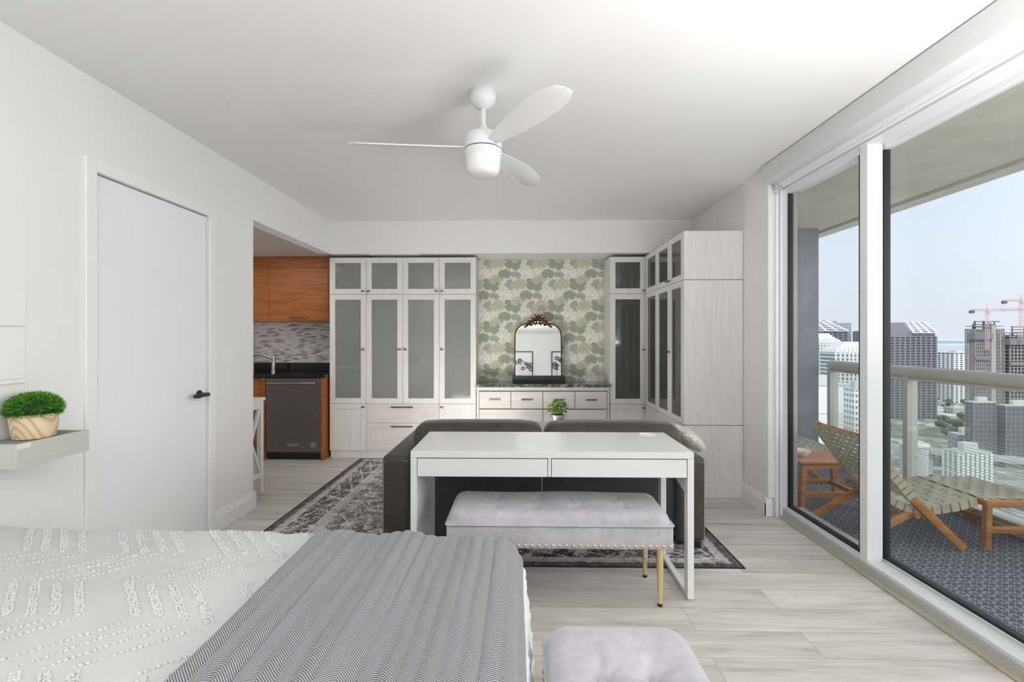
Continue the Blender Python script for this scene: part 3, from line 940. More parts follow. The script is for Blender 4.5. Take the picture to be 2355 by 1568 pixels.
acanthus(0, .655, pi / 2, .055, .017)
blob(b, MI @ Vector((0, -.016, .655)), (.016, .012, .018), 2)
mk('crest', b, M_antique, mi, smooth=60)
lg = thing('picture_ledge', (.2, 5.27, .8155), 'black ledge box standing on the marble under the mirror', 'shelf')
b = B(); box(b, -.092, .492, 5.24, 5.252, .8155, .895, .002); box(b, -.092, .492, 5.252, 5.36, .862, .874); box(b, -.092, .492, 5.36, 5.372, .8155, .895, .002)
mk('ledge', b, M_black, lg)
b = B(); box(b, -.088, .488, 5.246, 5.2465, .8157, .842); box(b, -.088, .488, 5.236, 5.2395, .84, .843)
mk('front_lip', b, M_black, lg)

# pictures on the wall behind the camera (seen in the mirror)
def flower_picture(x0, x1, z0, z1, label):
    p = thing('framed_picture', ((x0 + x1) / 2, YF + .001, z0), label, 'picture', 'botanical prints opposite the mirror')
    b = B(); Y0, Y1 = YF + .001, YF + .025
    for a0, a1, c0, c1 in ((x0, x0 + .03, z0, z1), (x1 - .03, x1, z0, z1), (x0 + .03, x1 - .03, z0, z0 + .03), (x0 + .03, x1 - .03, z1 - .03, z1)):
        box(b, a0, a1, Y0, Y1, c0, c1)
    mk('frame', b, M_black, p)
    b = B(); box(b, x0 + .016, x1 - .016, Y0, Y0 + .008, z0 + .016, z1 - .016)
    art = mk('print', b, M_trim, p)
    b = B()
    rnd = random.Random(int(x0 * 100) + 5)
    for k in range(16):
        fx = x0 + .05 + rnd.random() * (x1 - x0 - .1); fz = z0 + .4 + rnd.random() * (z1 - z0 - .62)
        R = .035 + rnd.random() * .05
        tube(b, [(fx, Y0 + .009, fz), (fx + .02 * rnd.uniform(-1, 1), Y0 + .009, z0 + .03)], .0016, 4)
        for q in range(11):
            a = 2 * pi * q / 11
            blob(b, (fx + R * .6 * cos(a), Y0 + .009, fz + R * .6 * sin(a)), (R * .3, .0012, R * .3), 1)
    mk('flower_drawing', b, paint('ink_%d' % rnd.randint(0, 99), (.08, .08, .09), .6), art)
flower_picture(.985, 1.66, 1.0, 1.995, 'black framed flower print reflected on the right side of the mirror')
flower_picture(-.31, .39, 1.0, 1.995, 'black framed flower print reflected on the left side of the mirror')

# ------------------------------------------------------------------ kitchen
KX = -2.137
kc = thing('kitchen_wall_cabinet', (-2.45, 5.24, 1.51), 'amber veneer kitchen wall cupboard with lift-up door above the sink', 'cabinet')
b = B(); box(b, -3.19, KX, 5.262, 5.617, 1.51, SOF - .003)
mk('carcass', b, M_teakc, kc)
b = B(); box(b, -3.19, KX, 5.24, 5.262, 2.105, SOF - .004, .001); mk('fascia', b, M_teakc, kc)
dx = [-3.19, -2.83, -2.155]
for i in range(2):
    b = B(); box(b, dx[i] + .0015, dx[i + 1] - .0015, 5.242, 5.261, 1.505, 2.102, .001)
    d = mk('door', b, M_teakc, kc)
    if i == 1:
        pull(d, Matrix.Translation((0, 5.242, 0)), -2.48, 1.548, .2)
b = B(); box(b, -2.153, KX, 5.242, 5.262, 1.505, 2.102, .001); mk('side_filler', b, M_teakc, kc)
b = B(); box(b, -3.19, KX + .02, 5.606, 5.6195, 1.0205, 1.50)
struct(mk('wall_backsplash', b, M_mosaic))
kt = thing('kitchen_worktop', (-2.5, 5.3, .885), 'polished black granite worktop with upstand over the dishwasher', 'worktop')
b = B(); box(b, -3.19, -2.108, 5.035, 5.605, .885, .922, .004); mk('slab', b, M_granite, kt)
b = B(); box(b, -3.19, -2.108, 5.585, 5.604, .9225, 1.02, .002); mk('upstand', b, M_granite, kt)
fc = thing('kitchen_tap', (-2.86, 5.40, .9225), 'brushed steel kitchen tap at the left end of the black worktop', 'tap')
b = B(); lathe(b, (-2.86, 5.40, .9225), [(.026, 0), (.026, .012), (.020, .02), (.019, .15), (.022, .17), (.018, .185), (.006, .19)], 24); mk('body', b, M_chrome, fc, smooth=40)
b = B(); tube(b, [(-2.87, 5.40, 1.075), (-2.90, 5.40, 1.09), (-2.97, 5.38, 1.12), (-3.06, 5.36, 1.125), (-3.10, 5.35, 1.10)], [.014, .014, .013, .013, .014], 14); mk('spout', b, M_chrome, fc, smooth=50)
b = B(); tube(b, [(-2.86, 5.40, 1.11), (-2.87, 5.40, 1.145), (-2.91, 5.39, 1.165), (-2.97, 5.38, 1.178)], [.010, .009, .007, .006], 12); mk('lever', b, M_chrome, fc, smooth=50)
kb = thing('kitchen_base_cabinet', (-2.95, 5.05, 0), 'amber veneer base cupboard left of the dishwasher', 'cabinet')
b = B(); box(b, -3.19, -2.775, 5.07, 5.61, .1, .884); mk('carcass', b, M_teakc, kb)
b = B(); box(b, -3.188, -2.80, 5.048, 5.068, .17, .878, .001); mk('door', b, M_teakc, kb)
b = B(); box(b, -3.19, -2.775, 5.09, 5.11, .0, .168); mk('kick_board', b, paint('grey_kick', (.22, .21, .2), .5), kb)
b = B(); box(b, -2.79, -2.755, 5.03, 5.09, .0, .884); mk('end_stile', b, M_teakc, kb)
dw = thing('dishwasher', (-2.445, 5.03, 0), 'dark stainless dishwasher with bar handle under the granite worktop', 'dishwasher')
b = B(); box(b, -2.748, -2.150, 5.06, 5.60, .03, .883); mk('tub', b, M_black, dw)
b = B(); box(b, -2.746, -2.152, 5.028, 5.060, .085, .880, .004); mk('door', b, M_dish, dw)
b = B(); box(b, -2.74, -2.158, 5.075, 5.09, .0, .083); mk('kick_panel', b, M_black, dw)
b = B(); tube(b, [(-2.72, 4.985, .832), (-2.185, 4.985, .832)], .010, 14)
for x in (-2.705, -2.20): tube(b, [(x, 4.985, .832), (x, 5.03, .832)], .012, 12)
mk('handle', b, M_dishtrim, dw, smooth=40)
b = B(); box(b, -2.515, -2.395, 5.0262, 5.0285, .153, .180, .0008); bd = mk('badge', b, M_label, dw)
b = B(); box(b, -2.512, -2.398, 5.0256, 5.0263, .1555, .1775); mk('badge_field', b, M_dish, bd)
b = B(); lathe(b, (-2.23, 5.0285, .165), [(.030, -.0025), (.030, 0)], 28, 'y'); em = mk('round_emblem', b, M_label, dw)
b = B(); lathe(b, (-2.23, 5.026, .165), [(.026, -.0005), (.026, 0)], 28, 'y')
mk('emblem_field', b, M_dish, em)
b = B()
tube(b, [(-2.23 + .016 * cos(a), 5.0252, .165 + .016 * sin(a)) for a in [.6 + k * .28 for k in range(15)]], .0025, 6)
tube(b, [(-2.242, 5.0252, .156), (-2.214, 5.0252, .178)], .0025, 6)
mk('emblem_mark', b, M_label, em)
cu = bpy.data.curves.new('badge_text', 'FONT'); cu.body = 'KitchenAid'; cu.size = .021; cu.extrude = .0003; cu.align_x = 'CENTER'; cu.align_y = 'CENTER'
to = bpy.data.objects.new('badge_text', cu); COL.objects.link(to)
dg = bpy.context.evaluated_depsgraph_get()
tm = bpy.data.meshes.new_from_object(to.evaluated_get(dg))
bpy.data.objects.remove(to)
b = B(); b.from_mesh(tm); bmesh.ops.transform(b, matrix=basis((-2.455, 5.0253, .1665), (1, 0, 0), (0, 0, 1), (0, -1, 0)), verts=b.verts)
mk('badge_lettering', b, M_label, bd, recalc=False)
b = B(); box(b, -2.147, -2.122, 5.022, 5.60, 0, .884, .001)
tag(mk('kitchen_end_panel', b, M_teakc, loc=(-2.13, 5.03, 0)), 'amber veneer end panel between dishwasher and oak cabinets', 'panel')

# white X-side table in the kitchen
xt = thing('console_table', (-2.55, 3.8, 0), 'white console table with X-braced ends just inside the kitchen opening', 'table')
b = B(); box(b, -2.95, -2.185, 3.655, 4.0, .785, .81, .003); mk('tabletop', b, M_whitelac, xt)
for x in (-2.92, -2.235):
    for y in (3.66, 3.95):
        b = B(); box(b, x, x + .038, y, y + .038, 0, .785, .002); mk('leg', b, M_whitelac, xt)
    b = B(); box(b, x + .005, x + .033, 3.698, 3.95, .72, .785); box(b, x + .005, x + .033, 3.698, 3.95, .14, .18)
    bar(b, (x + .019, 3.70, .19), (x + .019, 3.95, .72), .022, .022, (1, 0, 0)); bar(b, (x + .019, 3.95, .19), (x + .019, 3.70, .72), .022, .022, (1, 0, 0))
    mk('cross_brace', b, M_whitelac, xt)

# light switch
sw = thing('light_switch', (XL, 3.293, 1.13), 'white triple rocker switch plate between door and kitchen opening', 'switch')
b = B(); box(b, XL + .0005, XL + .006, 3.222, 3.364, 1.132, 1.248, .003); mk('plate', b, M_trim, sw)
for k in range(3):
    b = B(); box(b, XL + .004, XL + .011, 3.240 + k * .039, 3.268 + k * .039, 1.158, 1.222, .002); mk('rocker', b, M_door, sw)

# panel on the wall over the bedside shelf
pn = thing('wall_panel', (XL, 1.5, 1.15), 'white flat wall panel above the bedside shelf at the left edge', 'panel')
b = B(); box(b, XL + .0005, XL + .007, 1.0, 1.93, 1.365, 1.567, .002); mk('upper_board', b, M_wall, pn)
b = B(); box(b, XL + .0005, XL + .005, 1.0, 1.928, 1.148, 1.361, .002); mk('lower_board', b, M_wall, pn)
b = B(); box(b, XL + .0005, XL + .009, 1.0, 1.928, 1.130, 1.145, .002); mk('bottom_rail', b, M_wall, pn)

# bedside shelf with plant
sh = thing('wall_shelf', (-1.97, 1.86, .83), 'sage lacquered floating bedside shelf with grey felt top', 'shelf')
b = B()
box(b, XL + .001, -1.87, 1.714, 2.009, .828, .845); box(b, -1.885, -1.87, 1.714, 2.009, .845, .919, .001)
box(b, XL + .001, -1.885, 1.714, 1.728, .845, .919, .001); box(b, XL + .001, -1.885, 1.996, 2.009, .845, .919, .001)
mk('body', b, M_shelf, sh)
b = B(); box(b, XL + .002, -1.886, 1.729, 1.995, .846, .911); mk('felt_mat', b, M_felt, sh)
b = B(); box(b, -1.8698, -1.8692, 1.716, 1.765, .901, .9195); mk('tape_strip', b, M_tape, sh)

pl = thing('grass_plant', (-1.975, 1.878, .9115), 'round green artificial grass plant in a wood grain pot on the bedside shelf', 'plant')
b = B(); lathe(b, (-1.975, 1.878, .9115), [(.058, 0), (.064, .004), (.072, .05), (.076, .1), (.072, .1), (.068, .085)], 40, capt=False)
pt = mk('pot', b, M_pot, pl, smooth=40)
b = B(); lathe(b, (-1.975, 1.878, .9115), [(.069, .08), (.069, .086)], 30); mk('soil', b, M_soil, pt)
b = B()
rnd = random.Random(3)
gc = Vector((-1.975, 1.878, 1.032))
for k in range(6500):
    d = Vector((rnd.gauss(0, 1), rnd.gauss(0, 1), rnd.gauss(0, 1))).normalized()
    if d.z < -.45: d.z = -d.z
    base = gc + Vector((d.x * .075, d.y * .075, d.z * .048))
    dirv = (d + Vector((rnd.uniform(-.6, .6), rnd.uniform(-.6, .6), rnd.uniform(-.5, .4)))).normalized()
    L = rnd.uniform(.012, .028); side = dirv.cross(Vector((rnd.uniform(-1, 1), rnd.uniform(-1, 1), rnd.uniform(-1, 1)))).normalized() * .0010
    tip = base + dirv * L
    md = base + dirv * L * .55
    f = b.faces.new([b.verts.new(p) for p in (base - side, base + side, md + side, md - side)]); f2 = b.faces.new([b.verts.new(p) for p in (md - side, md + side, tip)])
    mi_ = rnd.choice((0, 1, 1, 1, 2, 2)) if d.z > -.1 else rnd.choice((0, 1, 1))
    f.material_index = f2.material_index = mi_
bb = bmesh.new(); bmesh.ops.create_icosphere(bb, subdivisions=3, radius=1)
for vv in bb.verts: vv.co = gc + Vector((vv.co.x * .078, vv.co.y * .078, vv.co.z * .05))
join(b, bb)
mk('grass', b, M_leaf, pl, recalc=False)

# ------------------------------------------------------------------ rug
RC = (-.235, 3.93, 0)
rg = thing('area_rug', RC, 'distressed grey oriental area rug under the sofa and desk', 'rug')
b = B(); box(b, -1.745, 1.275, 2.72, 5.10, .0003, .0035)
bmesh.ops.translate(b, verts=b.verts, vec=(0, 0, 0))
mk('pile', b, M_rug, rg)
b = B()
for x0, x1, y0, y1 in ((-1.752, 1.282, 2.712, 2.724), (-1.752, 1.282, 5.096, 5.108), (-1.752, -1.74, 2.724, 5.096), (1.27, 1.282, 2.724, 5.096)):
    box(b, x0, x1, y0, y1, .0003, .0042, .001)
mk('binding', b, M_rugedge, rg)

# ------------------------------------------------------------------ sofa
SZ = .0045
so = thing('sofa', (.135, 3.4, SZ), 'dark grey two-seat sofa with its back to the white desk', 'sofa')
def rbox(x0, x1, y0, y1, z0, z1, r, seg=4):
    b = B(); box(b, x0, x1, y0, y1, z0, z1, r, seg); return b
b = rbox(-.70, .97, 2.985, 3.10, .06, .60, .02); mk('back_panel', b, M_sofad, so, smooth=40)
b = B(); box(b, .130, .136, 2.9815, 2.986, .07, .58, .001); mk('back_seam', b, M_stitch, so)
b = rbox(-.70, .97, 3.10, 3.80, .06, .30, .02); mk('seat_base', b, M_sofad, so, smooth=40)
for x0, x1 in ((-.875, -.70), (.972, 1.148)):
    b = B(); box(b, x0, x1, 2.94, 3.84, .045, .578, .035, 5)
    a = mk('arm', b, M_sofa, so, smooth=50)
    b = B()
    xo = x1 - .012 if x0 > 0 else x0 + .012
    n = 44
    for k in range(n):
        z = .07 + k * .0112
        box(b, xo - .002, xo + .002, 2.9405, 2.9455, z, z + .006)
    for k in range(12):
        x = x0 + .02 + k * .0125
        box(b, x, x + .007, 2.9405, 2.9455, .543, .547)
    mk('stitching', b, M_stitch, a)
def cushion(x0, x1, y0, y1, z0, z1, r, puff=.02):
    b = B(); box(b, x0, x1, y0, y1, z0, z1, r, 6)
    bmesh.ops.subdivide_edges(b, edges=[e_ for e_ in b.edges if e_.calc_length() > .15], cuts=6, use_grid_fill=True)
    cx, cy, cz = (x0 + x1) / 2, (y0 + y1) / 2, (z0 + z1) / 2
    hx, hy, hz = (x1 - x0) / 2, (y1 - y0) / 2, (z1 - z0) / 2
    for v in b.verts:
        u, w_, t = (v.co.x - cx) / hx, (v.co.y - cy) / hy, (v.co.z - cz) / hz
        v.co.z += puff * (1 - u ** 4) * (1 - w_ ** 4) * (1 if t > 0 else -.3) * abs(t)
        v.co.y += puff * .5 * (1 - u ** 4) * (1 - t ** 4) * w_
    return b
for x0, x1 in ((-.715, .147), (.150, 1.050)):
    b = cushion(x0, x1, 3.055, 3.31, .42, .742, .075, .018)
    mk('back_cushion', b, M_sofa, so, smooth=60)
    b = cushion(max(x0, -.698), min(x1, .970), 3.315, 3.83, .302, .44, .05, .012)
    mk('seat_cushion', b, M_sofa, so, smooth=60)
for x in (-.82, 1.09):
    for y in (2.99, 3.78):
        b = B(); box(b, x - .03, x + .03, y - .03, y + .03, SZ, .046); mk('foot', b, M_black, so)

# fur cushion on the right arm
fp = thing('fur_pillow', (1.14, 3.36, .58), 'fluffy white fur cushion on the right arm of the sofa', 'pillow')
b = B()
pc = Vector((1.185, 3.37, .606))
RP = Matrix.Rotation(math.radians(38), 4, 'Y')
blob(b, pc, (.115, .165, .042), 3, RP)
rnd = random.Random(8)
for k in range(2600):
    d = Vector((rnd.gauss(0, 1), rnd.gauss(0, 1), rnd.gauss(0, 1))).normalized()
    p = pc + RP @ Vector((d.x * .112, d.y * .16, d.z * .04))
    t = (RP @ d + Vector((rnd.uniform(-.7, .7), rnd.uniform(-.7, .7), rnd.uniform(-.9, .4)))).normalized()
    s = t.cross(Vector((rnd.uniform(-1, 1), rnd.uniform(-1, 1), rnd.uniform(-1, 1)))).normalized() * .004
    b.faces.new([b.verts.new(q) for q in (p - s, p + s, p + t * rnd.uniform(.012, .024))])
mk('fur_cover', b, M_fur, fp, smooth=180, recalc=False)

# coffee table + galvanised plant
ct = thing('coffee_table', (.35, 4.45, .0045), 'low oak coffee table hidden behind the sofa, carrying the small plant', 'table')
b = B(); box(b, -.10, .85, 4.2, 4.7, .46, .488, .004); mk('tabletop', b, M_cabh, ct)
for x in (-.07, .78):
    for y in (4.23, 4.63):
        b = B(); box(b, x, x + .04, y, y + .04, .0045, .46); mk('leg', b, M_cab, ct)
pg = thing('potted_boxwood', (.336, 4.32, .4885), 'small leafy green plant in a galvanised bucket behind the sofa back', 'plant')
c0 = Vector((.336, 4.32, .4885))
b = B(); lathe(b, c0, [(.044, 0), (.046, .003), (.060, .118), (.066, .122), (.066, .128), (.058, .128), (.055, .11)], 32, capt=False)
p0 = mk('bucket', b, M_galva, pg, smooth=35)
for s in (-1, 1):
    b = B(); tube(b, [c0 + Vector((s * .062, 0, .12)), c0 + Vector((s * .084, 0, .126)), c0 + Vector((s * .084, 0, .108)), c0 + Vector((s * .061, 0, .10))], .004, 8); mk('ear_handle', b, M_galva, p0, smooth=50)
b = B(); rnd = random.Random(5)
for k in range(420):
    d = Vector((rnd.gauss(0, 1), rnd.gauss(0, 1), rnd.gauss(0, .9))).normalized()
    if d.z < -.5: d.z *= -1
    R = .055 + .028 * rnd.random()
    p = c0 + Vector((0, 0, .182)) + Vector((d.x * R, d.y * R, d.z * R * .8))
    dirv = (d + Vector((rnd.uniform(-.5, .5), rnd.uniform(-.5, .5), rnd.uniform(0, .7)))).normalized()
    s = dirv.cross(Vector((rnd.uniform(-1, 1), rnd.uniform(-1, 1), rnd.uniform(-1, 1)))).normalized()
    L, wd = rnd.uniform(.018, .028), rnd.uniform(.006, .009)
    nrm = dirv.cross(s) * .003
    vs = [b.verts.new(q) for q in (p, p + dirv * L * .45 + s * wd + nrm, p + dirv * L, p + dirv * L * .45 - s * wd + nrm)]
    m_ = b.verts.new(p + dirv * L * .5)
    mi_ = rnd.choice((0, 0, 1, 1, 2))
    for q in range(4):
        f = b.faces.new((vs[q], vs[(q + 1) % 4], m_)); f.material_index = mi_
blob(b, c0 + Vector((0, 0, .165)), (.055, .055, .05), 2)
mk('foliage', b, M_box, pg, recalc=False)

# ------------------------------------------------------------------ desk
dk = thing('desk', (.154, 2.62, .0045), 'white two-drawer desk standing against the back of the sofa', 'desk')
X0, X1, Y0, Y1, TZ = -.560, .868, 2.382, 2.885, .742
b = B(); box(b, X0, X1, Y0, Y1, TZ - .033, TZ, .0015); mk('tabletop', b, M_whitelac, dk)
b = B(); box(b, X0, X0 + .032, Y0, Y1, .0045, TZ - .034, .0015)
mk('side_panel', b, M_whitelac, dk)
b = B()
box(b, X1 - .032, X1, Y0, Y0 + .05, .0045, TZ - .034, .0015); box(b, X1 - .032, X1, Y1 - .05, Y1, .0045, TZ - .034, .0015)
box(b, X1 - .032, X1, Y0 + .05, Y1 - .05, .0045, .026, .0015)
mk('leg_frame', b, M_whitelac, dk)
b = B(); prism(b, [(Y0 + .05, TZ - .034), (Y1 - .05, TZ - .034), (Y1 - .05, .62), (Y1 - .06, .60), (Y0 + .05, .51)], .018, basis((X1 - .02, 0, 0), (0, 1, 0), (0, 0, 1), (1, 0, 0)))
mk('corner_bracket', b, M_whitelac, dk)
b = B(); box(b, X0 + .033, X1 - .033, Y1 - .03, Y1 - .012, .60, TZ - .034); mk('back_rail', b, M_whitelac, dk)
xm = .145
b = B(); box(b, xm - .008, xm + .008, Y0 + .004, Y1 - .03, .614, TZ - .034); mk('divider', b, M_whitelac, dk)
for x0, x1 in ((X0 + .034, xm - .010), (xm + .010, X1 - .034)):
    b = B(); box(b, x0 + .001, x1 - .001, Y0 + .002, Y0 + .020, .614, TZ - .038, .001)
    box(b, x0 + .01, x1 - .01, Y0 + .02, Y1 - .04, .62, .625); box(b, x0 + .01, x0 + .02, Y0 + .02, Y1 - .04, .625, .69); box(b, x1 - .02, x1 - .01, Y0 + .02, Y1 - .04, .625, .69)
    mk('drawer', b, M_whitelac, dk)
b = B(); lathe(b, (.745, 2.815, TZ), [(.048, .0003), (.050, .002), (.046, .004), (.038, .004), (.037, .0008)], 32)
mk('cable_lid', b, M_trim, dk, smooth=40)

# ------------------------------------------------------------------ tufted benches
def bench_mesh(L, D):
    """cushion top with dimples, local: x along, y depth, origin centre, z absolute"""
    b = B(); nx, ny = 132, 48
    z1, rr = .466, .042
    tx = [(-.327 + k * .217) * L / 1.11 for k in range(4)]
    ty = (-.058, .062)
    V = []
    for j in range(ny + 1):
        row = []
        for i in range(nx + 1):
            u, w_ = i / nx * 2 - 1, j / ny * 2 - 1
            x, y = u * L / 2, w_ * D / 2
            ex = max(0, abs(x) - (L / 2 - .075)) / .075; ey = max(0, abs(y) - (D / 2 - .075)) / .075
            e_ = min(1, math.hypot(ex, ey))
            z = z1 - .048 * (1 - math.sqrt(max(0, 1 - e_ ** 2.6)))
            # rounded plan corners
            for q in tx:
                for p in ty:
                    d = math.hypot((x - q), (y - p) * 1.25)
                    z -= .034 * math.exp(-(d / .019) ** 2) + .018 * math.exp(-(d / .055) ** 2) * (1 + .35 * cos(6 * math.atan2(y - p, x - q)))
            z += .003 * sin(x * 9 + y * 5)
            s = 1 - .012 * (e_ ** 3)
            row.append(b.verts.new((x * s, y * s, z)))
        V.append(row)
    for j in range(ny):
        for i in range(nx): b.faces.new((V[j][i], V[j][i + 1], V[j + 1][i + 1], V[j + 1][i]))
    # skirt down to the seam
    edge = [V[0][i] for i in range(nx + 1)] + [V[j][nx] for j in range(1, ny + 1)] + [V[ny][i] for i in range(nx - 1, -1, -1)] + [V[j][0] for j in range(ny - 1, 0, -1)]
    low = [b.verts.new((v.co.x * 1.006, v.co.y * 1.012, .409)) for v in edge]
    n = len(edge)
    for i in range(n): b.faces.new((edge[i], edge[(i + 1) % n], low[(i + 1) % n], low[i]))
    b.faces.new(low)
    return b, tx, ty
def make_bench(loc, label):
    L, D = 1.105, .385
    t = thing('tufted_bench', (0, 0, 0), label, 'bench', 'pale grey velvet benches')
    b, tx, ty = bench_mesh(L, D); cu_ = mk('cushion', b, M_velvet, t, smooth=60)
    for q in tx:
        for p in ty:
            b = B(); blob(b, (q, p, .434), (.011, .011, .005), 2); mk('button', b, M_velvet, cu_, smooth=180)
    b = B(); box(b, -L / 2 + .003, L / 2 - .003, -D / 2 + .003, D / 2 - .003, .294, .408, .012, 4); mk('seat_box', b, M_velvet, t, smooth=50)
    b = B(); P = []
    for x, y in ((-1, -1), (1, -1), (1, 1), (-1, 1)):
        for k in range(5):
            a = math.atan2(y, x) - pi / 4 + k * pi / 8
            P.append((x * (L / 2 - .018) + .018 * cos(a), y * (D / 2 - .018) + .018 * sin(a), .409))
    tube(b, P, .0048, 8, closed=True); mk('piping', b, M_velvet, t, smooth=60)
    n = 33
    for s in (-1, 1):
        for k in range(n):
            b = B(); blob(b, (-L / 2 + .02 + k * (L - .04) / (n - 1), s * (D / 2 - .003), .312), (.0085, .005, .0085), 2)
            mk('nail_head', b, M_nail, t, smooth=180)
    for s in (-1, 1):
        for k in range(11):
            b = B(); blob(b, (s * (L / 2 - .003), -D / 2 + .02 + k * (D - .04) / 10, .312), (.005, .0085, .0085), 2)
            mk('nail_head', b, M_nail, t, smooth=180)
    for x in (-1, 1):
        for y in (-1, 1):
            px_, py_ = x * (L / 2 - .055), y * (D / 2 - .055)
            b = B(); tube(b, [(px_, py_, .296), (px_, py_, .29), (px_ + .0 * x, py_ + .004 * y, .014)], [.0185, .0185, .0115], 20)
            lg_ = mk('leg', b, M_goldleg, t, smooth=40)
            b = B(); tube(b, [(px_, py_ + .004 * y, .015), (px_, py_ + .004 * y, .0)], [.0122, .0115], 16); mk('foot_cap', b, M_black, lg_, smooth=40)
    t.location = loc
    return t
bn = make_bench((.186, 2.472, 0), 'pale grey tufted velvet bench with gold legs pushed under the white desk')
dup(bn, (.278, .888, 0), pi / 2, 'pale grey tufted velvet bench at the foot of the bed, nearest the camera').scale = (1, 1.10, 1)

# ------------------------------------------------------------------ bed
bd_ = thing('bed', (-1.03, .95, 0), 'double bed with white tufted chevron coverlet in the foreground', 'bed')
Sx, Tn, Tf, RR = -.085, .28, 1.655, .075
def bedz(x, y): return .590 - .022 * (x + .1) + .006 * sin(x * 3.1 + 1) * sin(y * 2.7) 
def bed_point(s, t, off=0., rip=0.):
    """cloth coordinates: s along the bed to the foot, t across to the far side"""
    a = max(0, s - Sx); c = max(0, t - Tf); cn = max(0, Tn - t)
    x, y = min(s, Sx), min(max(t, Tn), Tf)
    dv = Vector((a, c - cn, 0)); d = dv.length
    z = bedz(x, y)
    p = Vector((x, y, z))
    if d < 1e-6: nrm = Vector((0, 0, 1))
    else:
        dv /= d
        r = RR
        arc = r * pi / 2
        if d < arc:
            g = d / r
            p += dv * (r * sin(g)) + Vector((0, 0, -r * (1 - cos(g))))
            nrm = dv * sin(g) + Vector((0, 0, cos(g)))
        else:
            q = d - arc
            p += dv * (r + q * .10) + Vector((0, 0, -r - q))
            nrm = dv
    return p + nrm * (off + rip), nrm
b = B(); box(b, -2.04, -.10, .30, 1.64, .0, .22, .01); mk('bed_base', b, M_mattress, bd_)
b = B(); box(b, -2.05, -.04, .22, 1.68, .222, .50, .05, 4); mk('mattress', b, M_mattress, bd_, smooth=50)
def cloth(name, s0, s1, t0, t1, ns, nt, off, fn, mat, parent, uv=True, thick=0):
    b = B(); uvl = b.loops.layers.uv.new('UVMap')
    V = []; UV = {}
    for j in range(nt + 1):
        row = []
        for i in range(ns + 1):
            s = s0 + (s1 - s0) * i / ns; t = t0 + (t1 - t0) * j / nt
            p, n_ = bed_point(s, t, off, fn(s, t))
            v = b.verts.new(p); UV[v] = (s, t); row.append(v)
        V.append(row)
    for j in range(nt):
        for i in range(ns):
            f = b.faces.new((V[j][i], V[j][i + 1], V[j + 1][i + 1], V[j + 1][i]))
            for l_ in f.loops: l_[uvl].uv = UV[l_.vert]
    return mk(name, b, mat, parent, smooth=180, recalc=False)
def wrinkle(s, t):
    n = noise.noise(Vector((s * 3.2, t * 2.2, 0))) * .008 + noise.noise(Vector((s * 9, t * 5, 4))) * .0035
    if t > 1.35: n += noise.noise(Vector((s * 22, t * 3, 9))) * .005 * min(1, (t - 1.35) / .25)
    return n
dvt = cloth('coverlet', -2.0, .30, -.05, 2.02, 190, 170, .006, wrinkle, M_duvet, bd_)
# raised tufting: rows of zigzags and bars
b = B(); rnd = random.Random(21)
ico = bmesh.new(); bmesh.ops.create_icosphere(ico, subdivisions=1, radius=1)
IV = [v.co.copy() for v in ico.verts]; IF = [[v.index for v in f.verts] for f in ico.faces]; ico.free()
def tuft(s, t, r):
    if s < -1.95 or s > -.735 or t < .80 or t > 1.75: return
    p, n_ = bed_point(s, t, .006 + r * .25, wrinkle(s, t))
    k = rnd.uniform(.8, 1.25) * r
    vs = [b.verts.new(p + Vector((c.x * k * 1.25, c.y * k, c.z * k * .75))) for c in IV]
    for f in IF: b.faces.new([vs[i] for i in f])
def trow(P, r=.0055, step=.0115):
    for (a0, a1), (c0, c1) in zip(P, P[1:]):
        L = math.hypot(c0 - a0, c1 - a1); n = max(1, int(L / step))
        for k in range(n):
            u = k / n
            tuft(a0 + (c0 - a0) * u + rnd.uniform(-.002, .002), a1 + (c1 - a1) * u + rnd.uniform(-.002, .002), r)
def barrow(P, r=.0046):
    # fat bar = three close rows
    for o in (-.0045, 0, .0045):
        trow([(x + o, y + o) for x, y in P], r * .9, .0088)
for g in range(-5, 9):
    for k in range(4):
        x = -1.30 + g * .33 + k * .062
        y = .80; q = 0
        while y < 1.72:
            if q % 2 == 0:
                barrow([(x, y + .012), (x - .155, y + .172)]); x -= .165; y += .182
            else:
                trow([(x, y), (x + .175, y + .16)], .0045, .0108); x += .175; y += .165
            q += 1
mk('tufting', b, M_tuft, dvt, smooth=180)

# throw blanket
TX0 = -.720
def folds(s, t):
    d = s - TX0
    k = .0060 * (abs(sin(pi * d / .042)) ** .6) + .005 * sin(pi * d / .126 + .8 * sin(t * 2.))
    k *= 1 + .7 * noise.noise(Vector((s * 9, t * 3.1, 7)))
    k += noise.noise(Vector((s * 14, t * 2.2, 2))) * .006 + noise.noise(Vector((s * 45, t * 14, 3))) * .0022
    if d < .012: k += .004
    return k
tb = thing('throw_blanket', (-.36, .95, .6), 'grey and white herringbone throw with white fleece lining over the foot of the bed', 'blanket')
cloth('woven_face', TX0, .036, .1, 1.95, 300, 130, .016, folds, M_herring, tb)
def fleece(s, t):
    return noise.noise(Vector((s * 60, t * 60, 1))) * .007 + noise.noise(Vector((s * 22, t * 18, 5))) * .008
cloth('fleece_lining', TX0 + .006, .30, .1, 1.98, 150, 240, .008, lambda s, t: fleece(s, t) * (1 if s > .03 else .1) + (.014 if s > .04 else (.014 * max(0, (s - .022) / .018) if s > .022 else 0)), M_sherpa, tb)

